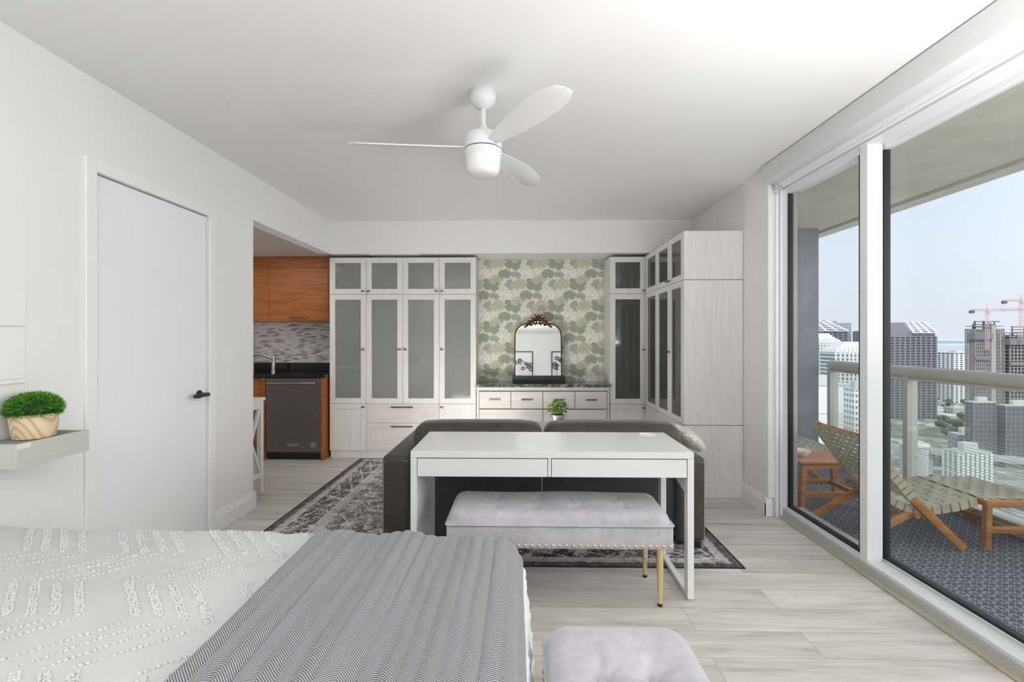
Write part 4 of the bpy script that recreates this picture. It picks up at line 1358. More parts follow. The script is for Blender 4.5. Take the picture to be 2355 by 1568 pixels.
# ------------------------------------------------------------------ balcony
b = B(); box(b, 2.0, 3.45, -6, 5.5, -.25, -.002)
struct(mk('floor_balcony', b, M_deck))
b = B()
box(b, 2.0, 3.30, -8, 5.6, 2.50, 2.75); box(b, 3.318, 3.47, -8, 5.6, 2.475, 2.75); box(b, 3.29, 3.33, -8, 5.6, 2.508, 2.75)
struct(mk('ceiling_balcony', b, M_slabw))
b = B(); box(b, 2.06, 3.21, 5.15, 5.45, -.2, 2.50)
struct(mk('wall_balcony', b, M_stucco))
b = B(); box(b, 2.0, 2.062, 3.575, 5.15, -.1, 2.50); box(b, 2.062, 2.098, 3.62, 5.15, -.1, 2.5)
struct(mk('wall_exterior', b, M_stuccow))
rl = thing('balcony_railing', (3.36, 2.5, 0), 'grey tubular balcony railing with dotted glass panels', 'railing')
M_rail = paint('grey_rail_paint', lin(186, 184, 178), .45, .02)
b = B(); tube(b, [(3.36, -6, 1.022), (3.36, 5.17, 1.022)], .052, 24); mk('handrail', b, M_rail, rl, smooth=40)
ys = [5.12, 4.11, 3.075, 2.04, 1.0, -.04, -1.08, -2.12, -3.16, -4.2]
for y in ys:
    b = B(); box(b, 3.312, 3.402, y, y + .05, -.1, .985, .002); mk('post', b, M_rail, rl)
for y1_, y0_ in zip(ys, ys[1:]):
    b = B(); box(b, 3.352, 3.362, y0_ + .055, y1_ - .005, .105, .955); mk('glass_panel', b, M_dotglass, rl)
    b = B(); box(b, 3.335, 3.38, y0_ + .05, y1_, .955, .975); mk('top_channel', b, M_rail, rl)
b = B(); box(b, 3.29, 3.45, -6, 5.16, -.1, .08, .006); mk('curb', b, M_stuccow, rl)

def webbing(bm, c00, cu_, cv, nu, nv, gap=.2, amp=.003, th=.002):
    """woven straps over the patch c00 + u*cu + v*cv; nu straps run along v, nv along u; c may be a callable"""
    def P(u, v, n):
        p = c00(u, v); e_ = 1e-3
        du = c00(min(1, u + e_), v) - c00(max(0, u - e_), v); dv = c00(u, min(1, v + e_)) - c00(u, max(0, v - e_))
        return p + du.cross(dv).normalized() * n
    def ribbon(fn, m):
        prev = None
        for k in range(m + 1):
            r = fn(k / m)
            cur = [bm.verts.new(q) for q in r]
            if prev:
                for a in range(4): bm.faces.new((prev[a], prev[(a + 1) % 4], cur[(a + 1) % 4], cur[a]))
            else: bm.faces.new(cur)
            prev = cur
        bm.faces.new(prev)
    for i in range(nu):
        u0, u1 = (i + gap) / nu, (i + 1 - gap) / nu
        def f(v, i=i, u0=u0, u1=u1):
            h = amp * cos(pi * (v * nv - .5 + .5 + i)) 
            return [P(u0, v, h - th), P(u1, v, h - th), P(u1, v, h + th), P(u0, v, h + th)]
        ribbon(f, nv * 4)
    for j in range(nv):
        v0, v1 = (j + gap) / nv, (j + 1 - gap) / nv
        def f(u, j=j, v0=v0, v1=v1):
            h = -amp * cos(pi * (u * nu + j))
            return [P(u, v0, h - th), P(u, v1, h - th), P(u, v1, h + th), P(u, v0, h + th)]
        ribbon(f, nu * 4)
M_web = fabric('sage_webbing', lin(158, 155, 138), lin(184, 181, 164), 160, .9)
def curve_at(P, t):
    L = [0]
    for a, c in zip(P, P[1:]): L.append(L[-1] + math.hypot(c[0] - a[0], c[1] - a[1]))
    d = t * L[-1]
    for i in range(len(P) - 1):
        if d <= L[i + 1] + 1e-9:
            q = (d - L[i]) / (L[i + 1] - L[i])
            return (P[i][0] + q * (P[i + 1][0] - P[i][0]), P[i][1] + q * (P[i + 1][1] - P[i][1]))
    return P[-1]
def rail_mesh(P, y, w=.026, h=.05):
    b = B(); n = len(P)
    rows = []
    for i, (x, z) in enumerate(P):
        a = P[max(0, i - 1)]; c = P[min(n - 1, i + 1)]
        dx, dz = c[0] - a[0], c[1] - a[1]; l = math.hypot(dx, dz)
        nx, nz = -dz / l * h / 2, dx / l * h / 2
        rows.append([b.verts.new((x + sx * nx, y + sy * w / 2, z + sx * nz)) for sx, sy in ((-1, -1), (1, -1), (1, 1), (-1, 1))])
    for A, C in zip(rows, rows[1:]):
        for k in range(4): b.faces.new((A[k], A[(k + 1) % 4], C[(k + 1) % 4], C[k]))
    b.faces.new(rows[0]); b.faces.new(rows[-1])
    bmesh.ops.bevel(b, geom=list(b.edges), offset=.004, segments=2, profile=.5, affect='EDGES')
    return b
BZ = -.002
BACK = [(2.145, .70), (2.22, .59), (2.32, .455), (2.43, .32), (2.55, .20), (2.66, .09), (2.745, BZ + .012)]
SEAT = [(2.30, .315), (2.38, .262), (2.48, .238), (2.60, .238), (2.74, .262), (2.85, .294)]
LEG = [(2.075, BZ + .012), (2.20, .08), (2.34, .165), (2.47, .232)]
def make_chair(yc_, label):
    t = thing('lounge_chair', (2.45, yc_, BZ), label, 'lounge chair', 'teak balcony lounge chairs')
    y0, y1 = yc_ - .25, yc_ + .25
    for y in (y0, y1):
        mk('back_rail', rail_mesh(BACK, y), M_teak, t, smooth=40)
        yi = y + (.03 if y < yc_ else -.03)
        mk('seat_rail', rail_mesh(SEAT, yi, .024, .042), M_teak, t, smooth=40)
        mk('rear_leg', rail_mesh(LEG, yi, .024, .048), M_teak, t, smooth=40)
    b = B(); tube(b, [(2.145, y0, .695), (2.145, y1, .695)], .016, 12); tube(b, [(2.47, y0, .205), (2.47, y1, .205)], .016, 12)
    tube(b, [(2.84, y0 + .03, .288), (2.84, y1 - .03, .288)], .014, 12)
    mk('cross_bar', b, M_teak, t, smooth=40)
    b = B()
    webbing(b, lambda u, v: Vector((curve_at(BACK[:4], v)[0] - .028, y0 - .012 + u * (y1 - y0 + .024), curve_at(BACK[:4], v)[1] - .0)), 0, 0, 10, 11)
    for j in range(11):     # straps wrapped round the side rails
        for y in (y0, y1):
            q0, q1 = curve_at(BACK[:4], (j + .12) / 11), curve_at(BACK[:4], (j + .88) / 11)
            bar(b, (q0[0], y, q0[1]), (q1[0], y, q1[1]), .032, .057, (.78, 0, .62))
    mk('back_webbing', b, M_web, t)
    b = B()
    webbing(b, lambda u, v: Vector((curve_at(SEAT, v)[0], y0 + .018 + u * (y1 - y0 - .036), curve_at(SEAT, v)[1] + .022)), 0, 0, 9, 10, .1)
    for j in range(10):
        for y in (y0 + .03, y1 - .03):
            q0, q1 = curve_at(SEAT, (j + .1) / 10), curve_at(SEAT, (j + .9) / 10)
            bar(b, (q0[0], y, q0[1]), (q1[0], y, q1[1]), .03, .048, (0, 0, 1))
    mk('seat_webbing', b, M_web, t)
    return t
ch = make_chair(3.23, 'woven teak lounge chair on the balcony nearest the window, with a footstool in front')
dup(ch, (2.45, 4.62, BZ), 0, 'woven teak lounge chair on the balcony behind the small teak table', 'teak balcony lounge chairs')

fs = thing('footstool', (3.06, 3.25, BZ), 'teak footstool with woven strap top beside the balcony glass', 'footstool')
fx0, fx1, fy0, fy1, fz = 2.893, 3.28, 2.985, 3.515, .305
for x in (fx0 + .02, fx1 - .02):
    for y in (fy0 + .02, fy1 - .02):
        sx_, sy_ = (1 if x > 3 else -1), (1 if y > 3.2 else -1)
        b = B(); bar(b, (x + .012 * sx_, y + .004 * sy_, BZ + .001), (x - .004 * sx_, y, fz - .03), .036, .036, (0, 1, 0), .004); mk('leg', b, M_teak, fs)
b = B(); box(b, fx0, fx1, fy0, fy0 + .028, fz - .045, fz, .006); box(b, fx0, fx1, fy1 - .028, fy1, fz - .045, fz, .006)
mk('end_rail', b, M_teak, fs)
b = B(); box(b, fx0, fx0 + .026, fy0 + .028, fy1 - .028, fz - .04, fz - .004, .005); box(b, fx1 - .026, fx1, fy0 + .028, fy1 - .028, fz - .04, fz - .004, .005)
mk('side_rail', b, M_teak, fs)
b = B(); box(b, fx0 + .03, fx1 - .03, fy0 + .015, fy0 + .04, .095, .135, .003); box(b, fx0 + .03, fx1 - .03, fy1 - .04, fy1 - .015, .095, .135, .003); box(b, 3.05, 3.08, fy0 + .04, fy1 - .04, .10, .13, .003)
mk('stretcher', b, M_teak, fs)
b = B(); webbing(b, lambda u, v: Vector((fx0 + .004 + u * (fx1 - fx0 - .008), fy0 + .03 + v * (fy1 - fy0 - .06), fz + .002)), 0, 0, 8, 10, .1)
mk('webbing', b, M_web, fs)

tt = thing('side_table', (2.41, 3.86, BZ), 'small slatted teak table on the balcony behind the lounge chair', 'table')
tx0, tx1, ty0, ty1, tz = 2.15, 2.665, 3.665, 4.06, .362
b = B()
for k in range(7): box(b, tx0, tx1, ty0 + k * .0565, ty0 + k * .0565 + .0535, tz - .018, tz, .003)
mk('tabletop', b, M_teaktop, tt)
for x in (tx0 + .045, tx1 - .045):
    for y in (ty0 + .035, ty1 - .035):
        sx_, sy_ = (1 if x > 2.4 else -1), (1 if y > 3.8 else -1)
        b = B(); bar(b, (x + .03 * sx_, y + .01 * sy_, BZ + .001), (x, y, tz - .019), .036, .036, (0, 1, 0), .004); mk('leg', b, M_teak, tt)
b = B(); box(b, tx0 + .03, tx1 - .03, ty0 + .02, ty0 + .042, .085, .125, .003); box(b, tx0 + .03, tx1 - .03, ty1 - .042, ty1 - .02, .085, .125, .003)
bar(b, (tx0 + .05, ty0 + .04, .10), (tx0 + .05, ty1 - .04, .10), .03, .035); bar(b, (tx1 - .05, ty0 + .04, .10), (tx1 - .05, ty1 - .04, .10), .03, .035)
box(b, tx0 + .03, tx1 - .03, ty0 + .02, ty0 + .04, tz - .055, tz - .02); box(b, tx0 + .03, tx1 - .03, ty1 - .04, ty1 - .02, tz - .055, tz - .02)
mk('stretcher', b, M_teak, tt)
b = B(); lathe(b, (2.26, 3.86, tz + .0005), [(.035, 0), (.038, .004), (.07, .03), (.078, .052), (.074, .052), (.06, .03), (.02, .01)], 28)
tag(mk('bowl', b, M_bowl, loc=(2.26, 3.86, tz), smooth=50), 'white bowl standing on the small teak balcony table', 'bowl')

# ------------------------------------------------------------------ city beyond the balcony
GZ = -100.
FOOT = []
def clear(x, y, r):
    return all(not (a - r < x < c + r and d - r < y < e + r) for a, c, d, e in FOOT)
def ground_mat():
    t = NT('city_ground'); v = t.coord()
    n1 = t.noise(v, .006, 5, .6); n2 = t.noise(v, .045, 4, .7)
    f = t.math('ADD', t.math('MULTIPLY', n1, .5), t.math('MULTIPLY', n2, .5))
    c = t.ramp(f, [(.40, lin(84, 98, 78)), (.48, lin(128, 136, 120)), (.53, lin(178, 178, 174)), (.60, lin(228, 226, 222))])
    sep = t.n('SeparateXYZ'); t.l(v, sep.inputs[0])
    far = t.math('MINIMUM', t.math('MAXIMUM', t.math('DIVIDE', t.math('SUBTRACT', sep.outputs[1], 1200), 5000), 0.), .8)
    c = t.mix(far, c, lin(178, 186, 192))  # distance haze painted into the ground colour
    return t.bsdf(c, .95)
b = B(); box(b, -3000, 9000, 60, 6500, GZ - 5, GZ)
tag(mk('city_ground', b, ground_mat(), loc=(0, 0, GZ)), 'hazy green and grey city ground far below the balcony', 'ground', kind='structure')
t_ = NT('bay_water'); nzm = t_.noise(t_.coord((.02, .004, 1)), .4, 4)
M_water = t_.bsdf(t_.ramp(nzm, [(.4, lin(176, 190, 204)), (.62, lin(206, 214, 222))]), .5)  # pale haze is part of the painted water colour
b = B(); box(b, -20000, 45000, 6500, 42000, GZ - 6, GZ - 1)
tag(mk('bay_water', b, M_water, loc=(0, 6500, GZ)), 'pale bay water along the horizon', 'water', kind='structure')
M_hill = paint('far_shore', lin(150, 166, 172), .9, .05)  # shore tone with aerial haze painted in
b = B()
prism(b, [(1500, GZ), (12000, GZ), (12000, GZ + 42), (9000, GZ + 46), (6000, GZ + 38), (3000, GZ + 40), (1500, GZ + 22)], 500, basis((0, 9000, 0), (1, 0, 0), (0, 0, 1), (0, 1, 0)))
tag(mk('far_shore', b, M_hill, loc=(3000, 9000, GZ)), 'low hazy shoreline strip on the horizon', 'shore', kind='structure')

def cm(name, r, g, b_, var=.05): return paint(name, lin(r, g, b_), .7, var)
C_grey = cm('tower_grey', 128, 128, 138); C_dark = cm('tower_window', 92, 94, 106); C_lite = cm('tower_light', 184, 184, 190)
C_white = cm('tower_white', 232, 232, 232); C_teal = cm('tower_glass', 128, 146, 146); C_conc = cm('raw_concrete', 150, 145, 143); C_shade = cm('raw_shade', 96, 93, 98)
C_haze = cm('haze_tower', 176, 186, 200); C_hazew = cm('haze_window', 140, 152, 170); C_roof = cm('roof_grey', 196, 196, 194); C_shaft = cm('lift_shaft', 165, 162, 162); C_net = cm('site_netting', 118, 122, 132)  # haze_tower and haze_window carry painted distance haze
def slabs(bm, x0, x1, y0, y1, z0, z1, step, th, out):
    z = z0 + step
    while z < z1:
        box(bm, x0 - out, x1 + out, y0 - out, y1 + out, z, z + th); z += step
def fins(bm, x0, x1, y0, y1, z0, z1, n, w, out):
    for k in range(n + 1):
        x = x0 + (x1 - x0) * k / n
        box(bm, x - w / 2, x + w / 2, y0 - out, y0, z0, z1)
    m = max(1, int(n * (y1 - y0) / (x1 - x0)))
    for k in range(m + 1):
        y = y0 + (y1 - y0) * k / m
        box(bm, x0 - out, x0, y - w / 2, y + w / 2, z0, z1)
def tower(name, label, x0, x1, y0, dep, zt, mc, ms, step=3.3, th=.9, out=.8, nf=8, fw=1.2, cat='building', group=None, roof=True, zb=GZ):
    t = thing(name, ((x0 + x1) / 2, y0 + dep / 2, zb), label, cat, group)
    if zb < 0: FOOT.append((x0, x1, y0, y0 + dep))
    b = B(); box(b, x0, x1, y0, y0 + dep, zb, zt); mk('core', b, mc, t)
    b = B(); slabs(b, x0, x1, y0, y0 + dep, zb, zt, step, th, out); mk('floor_slabs', b, ms, t)
    if nf:
        b = B(); fins(b, x0, x1, y0, y0 + dep, zb, zt, nf, fw, out * .9); mk('columns', b, ms, t)
    if roof:
        b = B(); w_ = (x1 - x0)
        box(b, x0 - out, x1 + out, y0 - out, y0 + dep + out, zt, zt + .8)
        box(b, x0 + w_ * .3, x1 - w_ * .25, y0 + dep * .3, y0 + dep * .7, zt + .8, zt + 4.5); mk('roof_plant', b, C_roof, t)
    return t
# slanted-roof grey tower
t = tower('slant_roof_tower', 'grey balcony tower with white sloping trellis roof, seen right of the window post', 461, 519, 600, 45, 3, C_dark, C_grey, 3.3, 1.0, 1.0, 9, 1.8, roof=False)
def slant_roof(t, P, x0, x1, y0, y1, z0, mat):
    # P: four corners (top left, top right, bottom left, bottom right) of the sloping trellis plane
    P = [Vector(p) for p in P]
    L = lambda u, v: (P[0] * (1 - u) + P[1] * u) * (1 - v) + (P[2] * (1 - u) + P[3] * u) * v
    b = B()
    for k in range(4): bar(b, L(k / 3, -.03), L(k / 3, 1.03), 2.4, 1.2)
    for k in range(7): bar(b, L(-.04, k / 6), L(1.04, k / 6), 1.8, 1.0)
    mk('roof_trellis', b, C_white, t)
    b = B()
    v = [b.verts.new(p) for p in ((x0, y0, z0), (x1, y0, z0), (x1, y1, z0), (x0, y1, z0), (x0, y0, P[0].z - 2), (P[2].x, y0, P[2].z), (P[3].x, y0 + .1, P[3].z), (P[1].x, y1, P[1].z), (P[0].x, y1, P[0].z), (x0, y1, P[0].z - 2), (P[2].x - 10, y0, P[0].z - 2))]
    b.faces.new((v[0], v[1], v[6], v[5], v[10], v[4])); b.faces.new((v[0], v[4], v[9], v[3])); b.faces.new((v[4], v[10], v[8], v[9]))
    b.faces.new((v[1], v[2], v[7], v[6])); b.faces.new((v[5], v[6], v[7], v[8])); b.faces.new((v[10], v[5], v[8])); b.faces.new((v[3], v[9], v[8], v[7], v[2])); 
    mk('attic', b, C_grey, t)
slant_roof(t, ((519, 645, 22.5), (542, 645, 22.5), (490, 598, 8.2), (519, 598, 8.0)), 461, 519, 601, 644, 2.5, C_grey)
t = tower('slant_roof_tower', 'grey tower with white sloping trellis roof behind the white arched towers', 412, 478, 700, 40, 9, C_dark, C_grey, 3.3, 1.0, 1.0, 9, 1.8, roof=False)
slant_roof(t, ((446, 745, 30.5), (474, 745, 29), (430, 698, 12), (477, 698, 12)), 412, 477, 701, 744, 9, C_grey)
# white arched towers with rounded crown
def arch_tower(label, x0, x1, y0, zt, crown, nb):
    dep = 26
    FOOT.append((x0, x1, y0, y0 + dep))
    t = thing('arched_tower', ((x0 + x1) / 2, y0, GZ), label, 'building')
    n = 18; cx, hw = (x0 + x1) / 2, (x1 - x0) / 2
    plan = [(cx - hw + 2 * hw * k / n, y0 + 9 * (2 * k / n - 1) ** 2) for k in range(n + 1)] + [(x1, y0 + dep), (x0, y0 + dep)]
    b = B(); prism(b, plan, zt - GZ, Matrix.Translation((0, 0, GZ))); mk('core', b, C_teal, t)
    b = B(); pl2 = [(cx + (x - cx) * 1.03, y - .7) for x, y in plan]
    z = GZ + 3.4
    while z < zt - 1:
        prism(b, pl2, .7, Matrix.Translation((0, 0, z))); z += 2.7
    mk('floor_slabs', b, C_white, t)
    b = B()
    for k in range(0, n + 1):
        x, y = plan[k]
        box(b, x - .35, x + .35, y - 1.3, y, GZ, zt + 2 + crown * .35 * (1 - (2 * k / n - 1) ** 2))
    mk('piers', b, C_white, t)
    b = B()
    for q in range(5):
        s = 1.02 - .1 * q
        prism(b, [(cx + (x - cx) * s, y0 + 12 + (y - y0 - 12) * s) for x, y in plan], crown / 5, Matrix.Translation((0, 0, zt + q * crown / 5 * .8)))
    mk('crown', b, C_white, t)
    return t
arch_tower('white arched tower with domed crown beside the grey balcony pier', 244, 286, 420, -3, 10, 6)
arch_tower('white curved tower with stepped crown crossing behind the window post', 223, 258, 330, -9, 9, 6)
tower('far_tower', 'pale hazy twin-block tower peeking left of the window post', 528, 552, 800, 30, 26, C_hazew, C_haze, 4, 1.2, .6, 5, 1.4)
tower('dark_tower', 'dark bluish tower behind the white arched tower', 549, 585, 760, 30, 12, C_dark, C_grey, 3.4, .9, .6, 7, 1.6)
# towers under construction
def site_tower(label, x0, x1, y0, zt):
    t = thing('unfinished_tower', ((x0 + x1) / 2, y0, GZ), label, 'building', 'towers under construction')
    dep = 10
    FOOT.append((x0, x1, y0, y0 + dep))
    b = B(); box(b, x0 + 2.5, x1 - 2.5, y0 + 2.5, y0 + dep, GZ, zt - 8); mk('core', b, C_shade, t)
    b = B(); slabs(b, x0, x1, y0, y0 + dep, GZ, zt - 4, 3.2, .7, .3); mk('floor_slabs', b, C_conc, t)
    b = B(); fins(b, x0, x1, y0 + .6, y0 + dep, GZ, zt - 7, 14, .9, .6); mk('columns', b, C_conc, t)
    b = B(); box(b, x0 + (x1 - x0) * .52, x0 + (x1 - x0) * .68, y0 - 1, y0 + 8, GZ, zt - 3); mk('concrete_shaft', b, C_shaft, t)
    b = B()
    rnd = random.Random(int(x0))
    for k in range(14):
        x = x0 + rnd.random() * (x1 - x0); y = y0 + 1 + rnd.random() * 8
        box(b, x - .35, x + .35, y - .35, y + .35, zt - 9, zt + rnd.uniform(-4, .5))
    for k in range(3): box(b, x0 - 1, x1 * .5 + x0 * .5 + k * 4, y0 - 1.2, y0 - .6, zt - 6 + k * 2.6, zt - 5.2 + k * 2.6)
    mk('formwork', b, C_shade, t)
    b = B(); box(b, x0 - 2.5, x0 + 14, y0 - 2, y0 + 6, zt - 17, zt - 11); box(b, x0 - 1.5, x0 + 12, y0 - 1.5, y0 - 1, zt - 36, zt - 33); mk('safety_screen', b, C_net, t)
    return t
site_tower('concrete tower under construction below the lower crane', 426, 452, 450, 17)
site_tower('concrete tower under construction at the right edge below the higher crane', 455, 500, 447, 12)
def crane(x, y, z0, zt, jl, jr, label):
    t = thing('tower_crane', (x, y, z0), label, 'crane', 'tower cranes over the building site')
    M_c = C_crane
    b = B()
    for sx_ in (-1, 1):
        for sy_ in (-1, 1): tube(b, [(x + sx_ * .9, y + sy_ * .9, z0), (x + sx_ * .9, y + sy_ * .9, zt)], .22, 4)
    z = z0; k = 0
    while z < zt - 2:
        s = 1 if k % 2 else -1
        for sy_ in (-1, 1): tube(b, [(x - s * .9, y + sy_ * .9, z), (x + s * .9, y + sy_ * .9, z + 2)], .16, 4)
        z += 2; k += 1
    mk('mast', b, M_c, t)
    for nm, dx in (('jib', jr), ('counter_jib', -jl)):
        b = B()
        tube(b, [(x, y - .8, zt), (x + dx, y - .8, zt + .2)], .24, 4); tube(b, [(x, y + .8, zt), (x + dx, y + .8, zt + .2)], .24, 4)
        tube(b, [(x, y, zt + 1.8), (x + dx, y, zt + 1.4)], .24, 4)
        n = int(abs(dx) / 2.2)
        for q in range(n):
            xa, xb = x + dx * q / n, x + dx * (q + .5) / n
            tube(b, [(xa, y - .8, zt), (xb, y, zt + 1.7), (x + dx * (q + 1) / n, y + .8, zt)], .14, 4)
        mk(nm, b, M_c, t)
    b = B(); tube(b, [(x - .6, y, zt), (x, y, zt + 6)], .25, 4); tube(b, [(x + .6, y, zt), (x, y, zt + 6)], .25, 4)
    tube(b, [(x, y, zt + 6), (x + jr * .7, y, zt + 1.6)], .1, 4); tube(b, [(x, y, zt + 6), (x - jl * .9, y, zt + 1)], .1, 4); mk('apex', b, M_c, t)
    b = B(); box(b, x - jl - 1, x - jl + 2.2, y - 1.2, y + 1.2, zt - 2.4, zt + .3); mk('counterweight', b, C_shade, t)
    b = B(); box(b, x - 1.4, x + 1.4, y - 2.4, y - .8, zt - 2.2, zt); mk('cab', b, C_lite, t)
C_crane = cm('crane_paint', 206, 178, 172)
crane(431.5, 445, -10, 26.5, 14.5, 46, 'lower red and white tower crane left above the unfinished tower')
crane(457, 440, 0, 35, 15.5, 40, 'higher red and white tower crane at the right edge of the view')
tower('striped_tower', 'white and charcoal striped apartment tower left of the unfinished towers', 677, 712, 750, 30, -23, C_dark, C_white, 3.2, 1.2, .5, 5, 3.0)
tower('low_tower', 'pale low tower between the grey slanted tower and the striped tower', 696, 726, 810, 30, -38, C_grey, C_lite, 3.3, 1.3, .5, 4, 2.2)
tower('glass_podium', 'dark glazed podium block at the feet of the unfinished towers, left part', 358, 375, 380, 7, -50, C_dark, C_grey, 3.6, .45, .3, 5, .5)
tower('glass_podium', 'dark glazed podium block at the feet of the unfinished towers, right part', 379, 404, 376, 7, -52, C_dark, C_grey, 3.6, .45, .3, 7, .5)
tower('slab_block', 'near white ribbed tower block rising close below the glass balustrade', 209.5, 225, 230, 8, -54, C_teal, C_white, 3.0, .25, .3, 7, 1.2)
tower('plain_block', 'broad plain white building low behind the left balcony glass', 160, 185, 262, 24, -25, C_white, C_white, 60, .6, .4, 0)
tower('pin_tower', 'slim white tower with small windows left of the window post', 173, 178.5, 248, 8, -26, C_grey, C_white, 3.0, 1.5, .3, 3, .7)
tower('grey_block', 'grey office block below the slanted tower', 330, 356, 470, 25, -62, C_dark, C_grey, 3.4, 1.1, .4, 5, 1.2)
tower('beige_block', 'flat beige block in the trees below the handrail', 395, 430, 560, 25, -80, C_grey, C_lite, 3.4, 1.4, .4, 6, 1.4)
# round-roofed building
rb_ = thing('round_building', (246, 300, GZ), 'round building with pale ring roof low behind the dotted glass', 'building')
b = B(); lathe(b, (246, 300, GZ), [(7, 0), (7, 33), (6.5, 34)], 32); mk('drum', b, C_lite, rb_, smooth=40)
b = B(); lathe(b, (246, 300, GZ + 34), [(7.6, 0), (7.8, 1.2), (6.2, 2.2), (5.8, 1.0)], 32, capt=True); mk('ring_roof', b, C_white, rb_, smooth=40)
# elevated road
b = B()
P = [(262, 385), (300, 352), (345, 318), (400, 270)]
FOOT.append((238, 254, 292, 308))
for (xa, ya_), (xb, yb2) in zip(P, P[1:]): FOOT.append((min(xa, xb) - 8, max(xa, xb) + 8, min(ya_, yb2) - 8, max(ya_, yb2) + 8))
for (xa, ya_), (xb, yb2) in zip(P, P[1:]):
    bar(b, (xa, ya_, GZ + 18), (xb, yb2, GZ + 18), 13, 1.5)
    d = Vector((xb - xa, yb2 - ya_, 0)).normalized(); nn = Vector((-d.y, d.x, 0)) * 6.3
    for s in (-1, 1): bar(b, Vector((xa, ya_, GZ + 19.4)) + nn * s, Vector((xb, yb2, GZ + 19.4)) + nn * s, .5, 1.3)
    tube(b, [(xa, ya_, GZ), (xa, ya_, GZ + 17.5)], 1.6, 8)
tag(mk('elevated_road', b, C_lite, loc=(300, 330, GZ)), 'pale curving elevated road among the low buildings', 'road')
# scatter of low buildings
rnd = random.Random(33)
proto = tower('low_building', 'small pale flat-roofed building among the trees far below', -9, 9, -7, 14, 12, C_grey, C_lite, 3.4, 1.3, .3, 4, 1.2, group='small low buildings between the trees', zb=0)
proto.location = (430, 650, GZ)
for ch_ in proto.children:      # parts are relative to the thing
    pass
k = 0
while k < 46:
    y = rnd.uniform(330, 1500); x = y * rnd.uniform(.60, 1.12)
    if not clear(x, y, 24): continue
    k += 1; FOOT.append((x - 17, x + 17, y - 15, y + 22))
    c = dup(proto, (x, y, GZ), rnd.uniform(-.4, .4), proto['label'], proto['group'])
    sc = rnd.uniform(.7, 1.9); c.scale = (sc, sc, sc * rnd.uniform(.5, 1.6))
# trees: uncountable mass
b = B()
t_ = NT('tree_canopy'); nzm = t_.noise(t_.coord(), .09, 3)
M_tree = t_.bsdf(t_.ramp(nzm, [(.35, lin(52, 62, 48)), (.65, lin(92, 104, 80))]), .95)
for k in range(3600):
    y = rnd.uniform(280, 1900); x = y * rnd.uniform(.55, 1.2)
    if noise.noise(Vector((x * .012, y * .012, 0))) < .0: continue
    r = rnd.uniform(2.5, 6)
    if not clear(x, y, 11): continue
    vs = [b.verts.new((x + c.x * r * rnd.uniform(.8, 1.3), y + c.y * r, GZ + 5 + c.z * r * .8)) for c in IV]
    for f in IF: b.faces.new([vs[i] for i in f])
tag(mk('tree_canopy', b, M_tree, loc=(500, 700, GZ)), 'mass of dark green trees between the low buildings', 'trees', kind='stuff')

# ------------------------------------------------------------------ light
W = bpy.data.worlds.new('sky'); S.world = W; W.use_nodes = True
nt = W.node_tree; nt.nodes.clear()
out = nt.nodes.new('ShaderNodeOutputWorld'); bg = nt.nodes.new('ShaderNodeBackground')
tc = nt.nodes.new('ShaderNodeTexCoord'); sp = nt.nodes.new('ShaderNodeSeparateXYZ'); rp = nt.nodes.new('ShaderNodeValToRGB')
nt.links.new(tc.outputs['Generated'], sp.inputs[0]); nt.links.new(sp.outputs[2], rp.inputs[0])
e_ = rp.color_ramp.elements
e_[0].position = 0.; e_[0].color = (*lin(226, 233, 244), 1)
e_[1].position = 1.; e_[1].color = (*lin(150, 186, 232), 1)
x_ = e_.new(.12); x_.color = (*lin(226, 236, 250), 1)
x_ = e_.new(.35); x_.color = (*lin(208, 226, 249), 1)
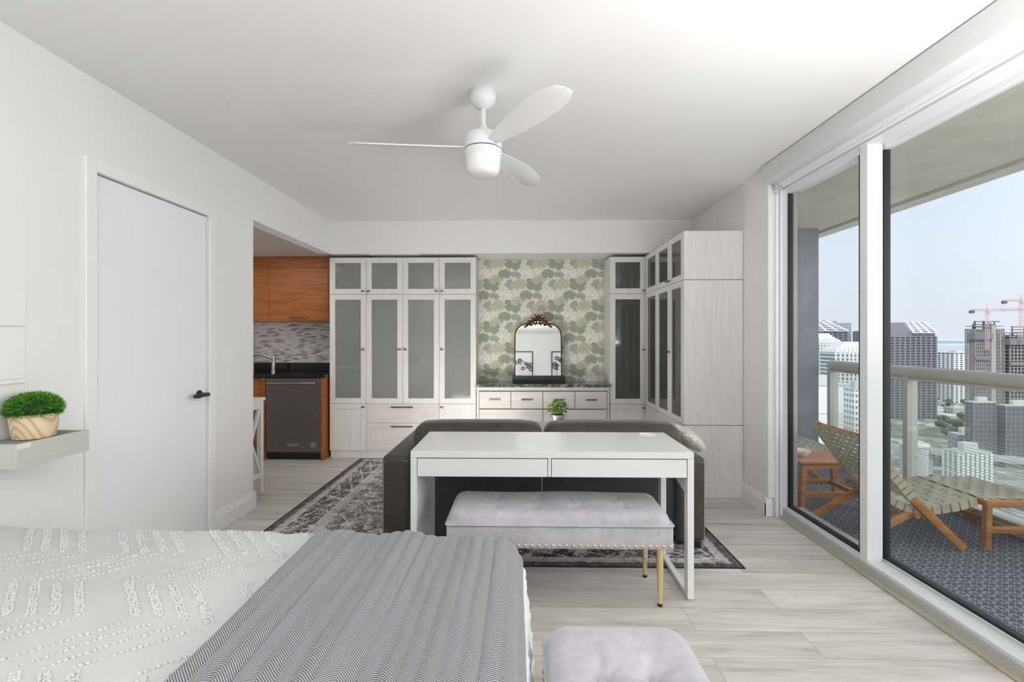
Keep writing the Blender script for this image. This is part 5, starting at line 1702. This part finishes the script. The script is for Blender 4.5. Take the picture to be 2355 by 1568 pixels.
# bright sky lobe added to light the room, right of and behind the view
dt = nt.nodes.new('ShaderNodeVectorMath'); dt.operation = 'DOT_PRODUCT'
dt.inputs[1].default_value = Vector((.88, -.22, .32)).normalized()
nt.links.new(tc.outputs['Generated'], dt.inputs[0])
mx1 = nt.nodes.new('ShaderNodeMath'); mx1.operation = 'MAXIMUM'; mx1.inputs[1].default_value = 0.
pw = nt.nodes.new('ShaderNodeMath'); pw.operation = 'POWER'; pw.inputs[1].default_value = 7.
ml = nt.nodes.new('ShaderNodeMath'); ml.operation = 'MULTIPLY'; ml.inputs[1].default_value = 4.6
nt.links.new(dt.outputs['Value'], mx1.inputs[0]); nt.links.new(mx1.outputs[0], pw.inputs[0]); nt.links.new(pw.outputs[0], ml.inputs[0])
bg2 = nt.nodes.new('ShaderNodeBackground'); bg2.inputs[0].default_value = (1, .95, .88, 1); nt.links.new(ml.outputs[0], bg2.inputs[1])
ash = nt.nodes.new('ShaderNodeAddShader')
nt.links.new(rp.outputs[0], bg.inputs[0]); bg.inputs[1].default_value = .87
nt.links.new(bg.outputs[0], ash.inputs[0]); nt.links.new(bg2.outputs[0], ash.inputs[1]); nt.links.new(ash.outputs[0], out.inputs[0])

sun = bpy.data.lights.new('sun', 'SUN'); sun.energy = 2.2; sun.angle = math.radians(1.); sun.color = (1, .96, .9)
so_ = bpy.data.objects.new('sun', sun); COL.objects.link(so_)
so_.rotation_euler = Vector((.42, .62, -.72)).to_track_quat('-Z', 'Y').to_euler()

def area(name, loc, direction, sx_, sy_, power, col=(1, 1, 1)):
    L = bpy.data.lights.new(name, 'AREA'); L.shape = 'RECTANGLE'; L.size = sx_; L.size_y = sy_; L.energy = power; L.color = col
    o = bpy.data.objects.new(name, L); COL.objects.link(o); o.location = loc
    o.rotation_euler = Vector(direction).to_track_quat('-Z', 'Z').to_euler()
    return o
# added fill lights without fixtures, behind the camera and by the window
area('rear_down_fill', (-1.25, -3.5, 2.5), (.2, .30, -1), 2.2, 1.8, 2.5, (1, .99, .98))
area('rear_up_fill', (-.45, -1.4, 1.6), (0, .0, 1), 2.4, 1.0, 92, (1, .99, .985))
area('window_up_fill', (1.5, .75, 1.2), (-.1, .1, 1), .5, .9, 42, (1, .99, .98))
# more added fill with no fixture: two low behind the sofa, one in the kitchen
area('cabinet_fill', (-.5, 3.93, .40), (0, 1, .5), .85, .24, 11, (1, .98, .95))
area('sofa_up_fill', (.2, 3.99, .56), (0, .05, 1), 1.6, .22, 2.5, (1, .99, .985))
area('kitchen_fill', (-2.65, 4.45, 2.2), (0, 0, -1), .6, .6, 5, (1, .97, .93))

S.view_settings.view_transform = 'Standard'
S.view_settings.look = 'None'
S.view_settings.exposure = .24
S.view_settings.gamma = 1.
S.view_settings.use_curve_mapping = False
